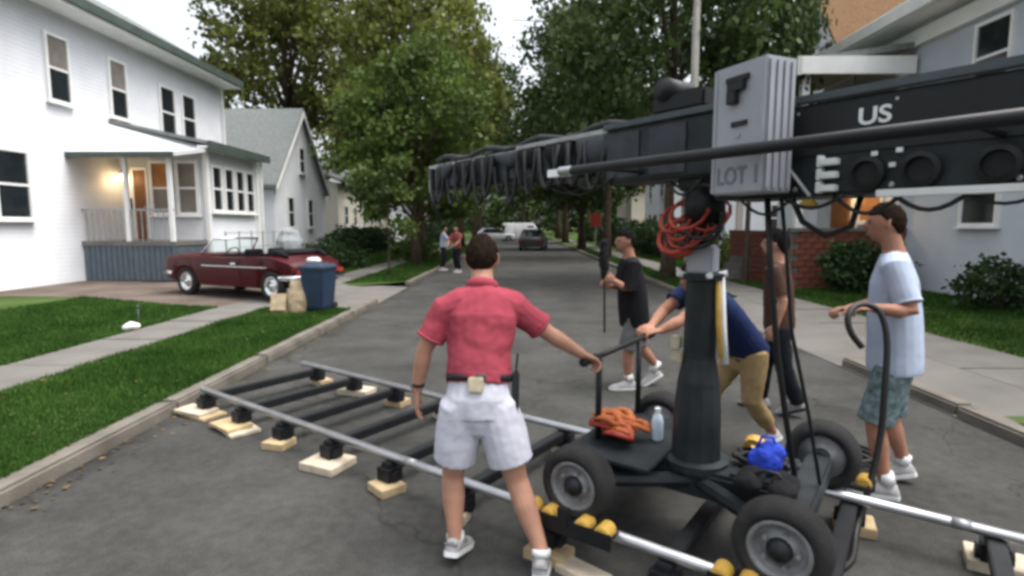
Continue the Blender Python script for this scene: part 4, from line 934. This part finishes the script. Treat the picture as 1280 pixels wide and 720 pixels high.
# things lying on the dolly
def on_dolly(p): return TM @ Vector(p)
ob = tag(empty('cable_bundle', on_dolly((-.44, -.02, .476)), TA), 'tangled bundle of orange straps on the dolly platform by the push bar', 'bundle')
rd = random.Random(12)
for i in range(22):
    c0 = Vector((rd.uniform(-.08, .11), rd.uniform(-.12, .10), rd.uniform(.03, .10))); r0 = rd.uniform(.04, .075); ph = rd.uniform(0, 6); tl = rd.uniform(.2, 1.0)
    pts = [c0 + Vector((math.cos(ph + k * .55) * r0, math.sin(ph + k * .55) * r0 * .8, abs(math.sin(k * .55 + ph)) * r0 * tl)) for k in range(12)]
    MB().limb(pts, [(.024, .014)] * 12, 7).build('strap', 'orange' if i % 3 else 'redcable', ob, smooth=True)
bt = tag(empty('water_bottle', on_dolly((-.24, .06, .476))), 'pale plastic water bottle standing beside the orange straps', 'bottle')
MB().lathe((0, 0, 0), (0, 0, 1), [(0, .028), (.01, .033), (.11, .033), (.14, .026), (.155, .014), (.165, .014)], 16).build('body', 'bottle', bt, smooth=True)
MB().lathe((0, 0, .165), (0, 0, 1), [(0, .016), (.02, .016)], 12).build('cap', 'white_label', bt)
bb = tag(empty('cloth_bag', on_dolly((.34, .02, .456)), TA), 'bright blue cloth bag between the two rear dolly wheels', 'bag')
o = MB().ball((0, 0, .06), (.085, .075, .07), 8).ball((.03, .02, .11), (.06, .05, .05), 8).build('bag', 'blue', bb, smooth=True); freeze(o, .010, 3, .03, .05)
MB().tube([(-.04, 0, .12), (-.02, 0, .18), (.03, .01, .18), (.05, .01, .13)], .008, 6).build('handle', 'blue', bb, smooth=True)
sb_ = tag(empty('sandbag', on_dolly((.40, -.20, .454)), TA), 'black cloth sandbag on the dolly axle beside the blue bag', 'sandbag')
for i in range(2):
    o = MB().limb([(-.08 + .15 * i, -.06, .04), (-.08 + .15 * i, .06, .05)], [(.065, .04), (.06, .038)], 12).build('pouch', 'blackcloth', sb_, smooth=True); freeze(o, .009, 2, .02, .05)
MB().tube([(-.06, 0, .07), (-.02, 0, .10), (.04, 0, .10), (.06, 0, .07)], .009, 6).build('handle', 'belt', sb_, smooth=True)
yb = tag(empty('tape_roll', on_dolly((.25, .20, .456)), TA), 'yellow tape roll leaning on the column base', 'tape')
MB().torus((0, 0, .055), (0, 1, .3), .04, [(.015, -.025), (.015, .025), (-.015, .025), (-.015, -.025)], 20).build('roll', 'yellow', yb, smooth=False)

# ------------------------------------------------------------------ people
def hand(mb, wr, d, nrm, curl, side):
    wr = Vector(wr); d = Vector(d).normalized(); nrm = Vector(nrm); nrm = (nrm - d * nrm.dot(d)).normalized(); u = d.cross(nrm) * side
    mb.limb([wr - d * .02, wr + d * .025, wr + d * .065, wr + d * .095], [(.026, .022), (.034, .018), (.043, .017), (.041, .013)], 12, ref=nrm)
    for i, (off, ln) in enumerate(((-.036, .072), (-.012, .084), (.012, .080), (.036, .062))):
        p = wr + d * .092 + u * off * .9; dd = (d + u * off * 1.6).normalized(); pts = [p - dd * .02, p]
        for j, f in enumerate((.45, .32, .23)):
            an = curl * (j + .6); dr = (dd * math.cos(an) + nrm * math.sin(an)).normalized(); p = p + dr * ln * f; pts.append(p)
        mb.limb(pts, [.010, .0098, .0092, .0086, .0078], 8)
    p = wr + d * .025 - u * .028; t1 = (d * .75 - u * .62 + nrm * .25).normalized(); t2 = (d * .95 - u * .15 + nrm * (.2 + curl * .5)).normalized()
    mb.limb([p, p + t1 * .04, p + t1 * .04 + t2 * .032, p + t1 * .04 + t2 * .056], [.015, .0125, .011, .009], 8)

def head_pts(c, fwd, up, k=1.0, hairfun=None, nu=26, nv=32):
    fwd = Vector(fwd).normalized(); up = Vector(up); up = (up - fwd * up.dot(fwd)).normalized(); sd_ = fwd.cross(up)
    rings = []
    for i in range(1, nu):
        th = math.pi * i / nu; ring = []
        for j in range(nv):
            ph = 2 * math.pi * j / nv
            x = math.sin(th) * math.cos(ph); y_ = math.sin(th) * math.sin(ph); z = -math.cos(th)      # x side, y forward
            sx, sy, sz = .077, .097, .117
            if z < 0: sx *= 1 - .30 * (-z) ** 1.3; sy *= 1 - .12 * (-z) ** 2
            Y = y_ * sy; X_ = x * sx; Z = z * sz
            if z < -.2: Y += .020 * min(1, (-z - .2) / .5)
            if hairfun is None:
                a2 = (x / .16) ** 2 + ((z + .06) / .20) ** 2
                if y_ > 0: Y += .033 * math.exp(-a2) ; Y += .007 * math.exp(-((z - .22) / .1) ** 2) * (abs(x) < .6)
                if y_ > 0: Y -= .013 * (math.exp(-(((abs(x) - .38) / .16) ** 2 + ((z - .06) / .12) ** 2)))
                if y_ > 0: Y += .006 * math.exp(-((x / .28) ** 2 + ((z + .50) / .07) ** 2))
                s_ = 1.0
            else: s_ = hairfun(x, y_, z)
            ring.append(Vector(c) + (sd_ * X_ + fwd * Y + up * Z) * k * s_)
        rings.append(ring)
    return rings
def short_hair(thick=1.10):
    def f(x, y, z):
        line = .45 if y > .35 else (.45 - (.35 - y) * 1.0 if y > -.35 else -.25 - .52 * min(1, (-y - .35) / .5))
        n_ = noise.noise(Vector((x, y, z)) * 4) * .06 + noise.noise(Vector((x * 2, y * 2, z)) * 9) * .05
        t = max(0, min(1, (z - line) / .10 + .5)); return .86 + (thick + n_ - .86) * t
    return f

def person(label, base, J, W, vox=.0075, group='crew around the camera crane'):
    base = Vector(base); r = empty('person', base); tag(r, label, 'person', group)
    q = {}
    def V(p): return Vector(p) - base
    pel, nk, hd_ = V(J['pelvis']), V(J['neck']), V(J['head']); f = Vector(J['tf']).normalized(); up = (nk - pel).normalized(); sdv = f.cross(Vector((0, 0, 1))).normalized()
    g = W.get('girth', 1.0); fc = Vector(J['face']).normalized(); hs = W.get('head', 1.0)
    lv = lambda t: pel.lerp(nk, t)
    m = MB()
    m.limb([pel - Vector((0, 0, .07)), pel, lv(.35), lv(.70), lv(.90), nk], [(.13 * g, .09 * g), (.15 * g, .10 * g), (.128 * g, .09 * g), (.15 * g, .10 * g), (.13 * g, .075 * g), (.062, .062)], 16, ref=f)
    m.limb([lv(.93), nk, nk.lerp(hd_, .55)], [.075, .060, .056], 12)
    m.loft(head_pts(hd_, fc, hd_ - nk + Vector((0, 0, .25)), hs))
    hup = Vector((0, 0, 1)); hside = fc.cross(hup).normalized()
    for s in (-1, 1):
        ec = hd_ + hside * s * .077 * hs - fc * .006 + Vector((0, 0, -.005)); m.limb([ec + Vector((0, 0, .024)) - fc * .006, ec, ec - Vector((0, 0, .026))], [(.008, .014), (.010, .018), (.008, .011)], 8, ref=hside)
    for k in ('l', 'r'):
        sh, el, wr = (V(p) for p in J['arm_' + k][:3]); hd_d, hn, curl = J['arm_' + k][3:6]; sg = 1 if k == 'l' else -1
        m.limb([lv(.88), sh, sh.lerp(el, .4), el, el.lerp(wr, .3), wr], [.06 * g, .057 * g, .049 * g, .041, .043, .028], 12)
        hand(m, wr, hd_d, hn, curl, sg)
        hip, kn, an = (V(p) for p in J['leg_' + k][:3])
        m.limb([pel.lerp(hip, .4), hip, hip.lerp(kn, .5), kn, kn.lerp(an, .35), kn.lerp(an, .7), an], [.09 * g, .088 * g, .074 * g, .056, .058, .045, .036], 14)
    b = m.build('body', W.get('skin', 'skin'), r); freeze(b, vox, 2)
    # shirt
    c = MB(); hem = W.get('hem', .06); tg = g * W.get('loose', 1.0)
    c.limb([pel - up * hem, pel - up * (hem - .04), lv(.12), lv(.35), lv(.70), lv(.89), lv(.985)], [(.168 * tg, .122 * tg), (.170 * tg, .124 * tg), (.166 * tg, .122 * tg), (.160 * tg, .120 * tg), (.178 * g, .126 * g), (.150 * g, .092 * g), (.074, .07)], 20, ref=f, dome=False)
    for k in ('l', 'r'):
        sh, el, wr = (V(p) for p in J['arm_' + k][:3]); t = W.get('sleeve', .75)
        c.limb([lv(.86), lv(.90).lerp(sh, .6), sh, sh.lerp(el, t * .6), sh.lerp(el, t)], [.085 * g, .080 * g, .074 * g, .070 * g, .071 * g], 14, dome=False)
    s_ = c.build('shirt', W['shirt'], r); freeze(s_, vox * 1.15, 3, W.get('fold', .016), .14)
    for k in ('l', 'r'):
        sh, el, wr = (V(p) for p in J['arm_' + k][:3]); t = W.get('sleeve', .75); pe = sh.lerp(el, t)
        MB().torus(pe, el - sh, .0705 * g, [(.004 * math.cos(a), .009 * math.sin(a)) for a in np.linspace(0, 6.28, 7)[:-1]], 20).build('sleeve_hem', W['shirt'], r, smooth=True)
    if 'vest' in W:
        c = MB(); c.limb([pel - up * (hem + .015), lv(.12), lv(.35), lv(.70), lv(.87), lv(.92)], [(.182 * tg, .136 * tg), (.180 * tg, .136 * tg), (.174 * tg, .133 * tg), (.192 * g, .14 * g), (.160 * g, .105 * g), (.11, .08)], 20, ref=f, dome=False)
        s_ = c.build('vest', W['vest'], r); freeze(s_, vox * 1.15, 3, .016, .09)
    if W.get('collar'):
        MB().torus(lv(.985), up + f * .25, .068, [(.016 * math.cos(a), .026 * math.sin(a)) for a in np.linspace(0, 6.28, 9)[:-1]], 20).build('collar', W['shirt'], r, smooth=True)
    # trousers or shorts
    c = MB(); c.limb([lv(.20), lv(.10), pel, pel - Vector((0, 0, .08))], [(.146 * g, .104 * g), (.152 * g, .110 * g), (.164 * g, .122 * g), (.164 * g, .122 * g)], 18, ref=f, dome=False)
    c.limb([pel - Vector((0, 0, .02)), pel - Vector((0, 0, .12))], [(.10 * g, .115 * g), (.085 * g, .10 * g)], 16, ref=f)
    for k in ('l', 'r'):
        hip, kn, an = (V(p) for p in J['leg_' + k][:3]); t = W.get('leg', .85)
        if t <= 1: c.limb([pel.lerp(hip, .5), hip, hip.lerp(kn, t * .5), hip.lerp(kn, t)], [.11 * g, .108 * g, .102 * g * W.get('wide', 1), .100 * g * W.get('wide', 1)], 16, dome=False)
        else: c.limb([pel.lerp(hip, .5), hip, hip.lerp(kn, .5), kn, kn.lerp(an, .5), kn.lerp(an, min(1, t - 1))], [.11 * g, .104 * g, .090 * g, .072, .066, .062], 14, dome=False)
    s_ = c.build('trousers' if W.get('leg', .85) > 1 else 'shorts', W['bottom'], r); freeze(s_, vox * 1.15, 2, .014, .10)
    if W.get('belt'):
        pb = lv(.17); bl = MB().limb([pb - up * .017, pb + up * .017], [(.163 * g, .122 * g)] * 2, 24, ref=f, dome=False).build('belt', 'belt', r, smooth=True); W['belt'](r, pb, f, sdv, up, g)
    hr = MB().loft(head_pts(hd_, fc, hd_ - nk + Vector((0, 0, .25)), hs * 1.0, short_hair(W.get('hair_t', 1.10)), 48, 64)).build('hair', W.get('hair', 'hair'), r, smooth=True)
    if W.get('face', True):
        for s in (-1, 1):
            ec = hd_ + hside * s * .030 * hs + fc * .0800 * hs + Vector((0, 0, .006))
            e_ = MB().ball(ec, .0100, 7).build('eye', 'eyewhite', r, smooth=True); MB().ball(ec + fc * .0052, .0072, 6).build('iris', 'hair_dark', e_, smooth=True)
            MB().limb([ec + Vector((0, 0, .017)) - hside * .015 + fc * .006, ec + Vector((0, 0, .020)) + fc * .009, ec + Vector((0, 0, .016)) + hside * .016 + fc * .003], [.0035] * 3, 6).build('eyebrow', W.get('hair', 'hair'), r, smooth=True)
        mc = hd_ + fc * .094 * hs - Vector((0, 0, .060 * hs)); MB().limb([mc - hside * .022 - fc * .006, mc, mc + hside * .022 - fc * .006], [(.006, .006), (.010, .008), (.006, .006)], 8).build('mouth', 'lips', r, smooth=True)
    for k in ('l', 'r'):
        an = V(J['leg_' + k][2]); td = Vector(J['leg_' + k][3]).normalized(); lift = J['leg_' + k][4] if len(J['leg_' + k]) > 4 else 0
        u_ = td.cross(Vector((0, 0, 1))).normalized(); zg = J['leg_' + k][5] - base.z if len(J['leg_' + k]) > 5 else -base.z
        sec = [(-.085, .022, .045), (-.070, .034, .085), (-.02, .038, .115), (.03, .041, .095), (.08, .046, .070), (.13, .046, .058), (.165, .038, .050), (.19, .018, .036)]
        def place(x, y_, z):
            X_, Z = x, z
            if lift: dx = x - .12; X_ = .12 + dx * math.cos(lift) + z * math.sin(lift); Z = -dx * math.sin(lift) + z * math.cos(lift)
            return Vector((an.x, an.y, zg)) + td * X_ + u_ * y_ + Vector((0, 0, Z))
        rings = []; sol = []
        for x, hw, h in sec:
            rings.append([place(x, hw * cy, .018 + (h - .018) * cz) for cy, cz in ((-1, 0), (1, 0), (1.02, .35), (.75, .8), (.35, 1), (-.35, 1), (-.75, .8), (-1.02, .35))])
            sol.append([place(x * 1.03, hw * 1.10 * cy, z) for cy, z in ((-1, .002), (1, .002), (1, .026), (-1, .026))])
        sh_ = MB().loft(rings).build('shoe', W.get('shoe', 'shoe'), r, smooth=True); MB().loft(sol).build('sole', W.get('sole', 'white_label'), sh_)
        if W.get('socks'): MB().tube([place(-.02, 0, .09), an + Vector((0, 0, W['socks']))], [.046, .046], 12).build('sock', 'white_label', r, smooth=True)
        if W.get('trim'): MB().limb([place(.03, -.044, .06), place(.02, 0, .108), place(.03, .044, .06)], [(.012, .006)] * 3, 8).build('trim', 'shoe_grey', sh_, smooth=True); MB().limb([place(-.075, -.03, .06), place(-.088, 0, .07), place(-.075, .03, .06)], [(.012, .006)] * 3, 8).build('trim', 'shoe_grey', sh_, smooth=True)
    return r

def belt_kit(r, pb, f, s, up, g):
    Rm = Matrix((s, f, up)).transposed()
    MB().box(pb - f * .128 * g, (.075, .03, .07), Rm).build('pouch', 'pouch', r, bevel=.006)
    MB().box(pb + s * .178 * g - up * .07, (.035, .07, .20), Rm).build('radio', 'black', r, bevel=.008)
    MB().tube([pb + s * .178 * g + up * .03, pb + s * .185 * g + up * .12], .006, 6).build('antenna', 'black', r)
# the man in the pink polo, seen from behind, one hand on the push bar
pk = person('man in pink polo shirt and white shorts striding, hand on the push bar', (-.10, 2.66, 0), dict(
    pelvis=(-.203, 2.68, .845), neck=(-.193, 2.83, 1.385), head=(-.197, 2.90, 1.515), tf=(.05, 1, 0), face=(.05, 1, -.18),
    arm_l=((-.375, 2.79, 1.265), (-.482, 2.77, 1.06), (-.530, 2.80, .845), (-.05, .12, -1), (.9, .2, 0), .28),
    arm_r=((-.015, 2.83, 1.265), (.150, 2.88, 1.125), (.325, 2.94, 1.005), (.75, .35, -.42), (.15, -.1, -1), .75),
    leg_l=((-.290, 2.68, .79), (-.340, 2.73, .42), (-.325, 2.66, .12), (.25, 1, 0), .30),
    leg_r=((-.112, 2.68, .79), (-.015, 2.66, .43), (.105, 2.55, .12), (.12, 1, 0), .10)),
    dict(shirt='pink', bottom='shorts', girth=1.02, sleeve=.70, hem=-.075, leg=.74, wide=1.10, loose=.97, fold=.030, belt=belt_kit, collar=True, face=False, hair='hair', hair_t=1.12, shoe='shoe', trim=True, socks=.015), vox=.0055)
pkb = Vector((-.10, 2.66, 0))
MB().torus(Vector((-.522, 2.797, .875)) - pkb, (-.05, .05, -1), .029, [(.006 * math.cos(a), .012 * math.sin(a)) for a in np.linspace(0, 6.28, 9)[:-1]], 18).build('wristwatch', 'black', pk, smooth=True)
MB().box(Vector((-.552, 2.785, .872)) - pkb, (.014, .03, .032)).build('watch_case', 'chrome', pk, bevel=.004)
# the man in the black shirt, walking, with a monitor stick
person('man in long black t-shirt and grey shorts walking with a pole held before him', (1.2, 5.72, 0), dict(
    pelvis=(1.17, 5.72, .80), neck=(1.115, 5.72, 1.365), head=(1.075, 5.72, 1.53), tf=(-1, -.12, 0), face=(-1, -.15, -.1),
    arm_l=((1.13, 5.54, 1.30), (1.07, 5.50, 1.06), (.94, 5.53, 1.14), (-.9, .1, .3), (0, 1, .1), .85),
    arm_r=((1.11, 5.90, 1.30), (1.06, 5.92, 1.06), (.94, 5.80, 1.06), (-.9, -.3, .2), (0, -1, 0), .7),
    leg_l=((1.17, 5.63, .76), (1.11, 5.66, .42), (1.12, 5.68, .10), (-1, -.1, 0)),
    leg_r=((1.17, 5.80, .76), (1.27, 5.80, .42), (1.46, 5.84, .20), (-1, 0, 0), .55)),
    dict(shirt='tee_black', loose=1.22, fold=.010, bottom='short_grey', sleeve=1.0, hem=.13, leg=.95, hair='hair_dark', skin='skin2', socks=.06))
ms = tag(empty('monitor_pole', (.85, 5.56, .62)), 'thin dark pole with black fluffy top held by the man in black', 'pole')
MB().tube([(0, 0, 0), (-.015, 0, .80)], .010, 8).build('stick', 'cable', ms, smooth=True)
o = MB().limb([(-.012, 0, .56), (-.015, 0, .72), (-.02, 0, .90)], [.035, .055, .035], 10).build('fluffy_cover', 'blackcloth', ms, smooth=True); freeze(o, .012, 1, .03, .04)
# the man leaning into the push bar behind the column
person('man in navy shirt and khaki trousers leaning forward behind the crane column', (1.7, 4.1, 0), dict(
    pelvis=(1.66, 4.10, .80), neck=(1.29, 3.92, 1.235), head=(1.21, 3.88, 1.33), tf=(-.85, -.30, -.45), face=(-.85, -.28, -.25),
    arm_l=((1.27, 3.76, 1.19), (1.06, 3.66, 1.06), (.93, 3.63, 1.005), (-.9, -.1, -.15), (0, 0, -1), .8),
    arm_r=((1.20, 4.06, 1.20), (1.02, 3.98, 1.07), (.90, 3.78, 1.01), (-.7, -.6, -.1), (0, 0, -1), .8),
    leg_l=((1.70, 4.01, .76), (1.70, 4.02, .42), (1.93, 4.16, .12), (-.9, -.2, 0), .35),
    leg_r=((1.68, 4.19, .76), (1.50, 4.22, .45), (1.50, 4.36, .10), (-.95, 0, 0))),
    dict(shirt='navy', loose=1.1, bottom='khaki', sleeve=.45, hem=.07, leg=1.72, hair='hair', face=False, skin='skin2'))
# the one in the brown shirt and dark jeans
person('person in brown t-shirt and dark jeans walking beside the crane, dark hair', (2.3, 4.87, 0), dict(
    pelvis=(2.27, 4.87, .84), neck=(2.225, 4.87, 1.375), head=(2.205, 4.87, 1.53), tf=(-.8, .6, 0), face=(-.85, .5, -.05),
    arm_l=((2.13, 4.74, 1.31), (2.20, 4.68, 1.06), (2.16, 4.70, .85), (-.2, .1, -1), (.2, 1, 0), .5),
    arm_r=((2.34, 5.02, 1.31), (2.40, 5.04, 1.07), (2.36, 5.02, .86), (-.1, .1, -1), (-.2, -1, 0), .5),
    leg_l=((2.23, 4.80, .80), (2.30, 4.80, .45), (2.46, 4.84, .12), (-.85, .5, 0), .4),
    leg_r=((2.32, 4.94, .80), (2.22, 5.00, .45), (2.24, 5.10, .10), (-.85, .5, 0))),
    dict(shirt='brown_tee', loose=1.1, bottom='jeans', girth=.93, sleeve=.8, hem=.04, leg=1.95, hair='hair_dark', hair_t=1.16, shoe='shoe_grey', sole='black', skin='skin'))
# the man paying out hose
person('man in pale blue t-shirt and teal plaid shorts paying out black hose', (2.33, 3.45, 0), dict(
    pelvis=(2.33, 3.45, .89), neck=(2.285, 3.46, 1.53), head=(2.24, 3.48, 1.70), tf=(-.86, .5, 0), face=(-.88, .48, -.10),
    arm_l=((2.195, 3.30, 1.44), (2.23, 3.19, 1.19), (2.03, 3.20, 1.215), (-1, .12, .05), (0, .25, -1), .85),
    arm_r=((2.375, 3.61, 1.44), (2.36, 3.68, 1.18), (2.13, 3.62, 1.15), (-.95, -.2, 0), (0, -.3, -1), .85),
    leg_l=((2.285, 3.37, .85), (2.20, 3.39, .47), (2.27, 3.37, .11), (-.9, .4, 0)),
    leg_r=((2.375, 3.53, .85), (2.40, 3.58, .47), (2.53, 3.58, .14), (-.9, .4, 0), .3)),
    dict(shirt='blue_tee', bottom='plaid', girth=1.02, sleeve=.78, hem=.10, loose=1.20, fold=.010, leg=.98, hair='hair', skin='skin2', shoe='shoe', socks=.05), vox=.0065)
hs_ = tag(empty('hose', (1.95, 3.1, 0)), 'black rubber hose looping over the hands of the man in pale blue', 'hose')
HB = Vector((1.95, 3.1, 0))
pts = [(1.88, 3.05, 1.02), (1.82, 3.06, 1.10), (1.81, 3.08, 1.18), (1.86, 3.11, 1.235), (1.94, 3.13, 1.245), (2.00, 3.10, 1.20), (2.02, 3.06, 1.05), (2.00, 3.02, .8), (1.98, 3.0, .5), (1.90, 2.95, .22), (1.80, 2.86, .07), (1.66, 2.66, .02), (1.5, 2.55, .02)]
def smooth_path(P, n=6):
    P = [Vector(p) for p in P]; out = []
    for i in range(len(P) - 1):
        a, b, c, d_ = P[max(i - 1, 0)], P[i], P[i + 1], P[min(i + 2, len(P) - 1)]
        for k in range(n):
            t = k / n; out.append(.5 * ((2 * b) + (c - a) * t + (2 * a - 5 * b + 4 * c - d_) * t * t + (3 * b - a - 3 * c + d_) * t ** 3))
    return out + [P[-1]]
MB().tube([p - HB for p in smooth_path(pts)], .017, 10).build('held_length', 'cable', hs_, smooth=True)
pts = [(2.28 + .24 * math.cos(k * .7), 3.88 + .18 * math.sin(k * .7), .016 + .004 * k) for k in range(20)]
MB().tube([p - HB for p in smooth_path(pts, 4)], .014, 8).build('coil', 'cable', hs_, smooth=True)
# two people far down the street
def stand(label, x, y_, tf, shirt, bottom, hair='hair_dark', arms=.2):
    f = Vector(tf).normalized(); s = f.cross(Vector((0, 0, 1))); B = Vector((x, y_, 0))
    P = lambda fw, sd_, z: tuple(B + f * fw + s * sd_ + Vector((0, 0, z)))
    return person(label, (x, y_, 0), dict(pelvis=P(0, 0, .90), neck=P(.03, 0, 1.45), head=P(.06, 0, 1.60), tf=f, face=f,
        arm_l=(P(.02, -.19, 1.38), P(arms, -.24, 1.13), P(arms + .15, -.15, 1.0), tuple(f), (0, 0, -1), .4), arm_r=(P(.02, .19, 1.38), P(arms, .24, 1.13), P(arms + .15, .15, 1.0), tuple(f), (0, 0, -1), .4),
        leg_l=(P(0, -.09, .86), P(.08, -.10, .47), P(.0, -.11, .10), tuple(f)), leg_r=(P(0, .09, .86), P(.02, .11, .47), P(-.12, .12, .10), tuple(f))),
        dict(shirt=shirt, bottom=bottom, leg=1.9, hair=hair, face=False), vox=.02, group='people far down the street')
stand('distant person in white top and dark trousers at the kerb', -2.95, 21.5, (1, .2, 0), 'blue_tee', 'jeans')
stand('distant person in dull red shirt standing on the road', -2.3, 20.5, (-.6, -1, 0), 'red_tee', 'jeans')
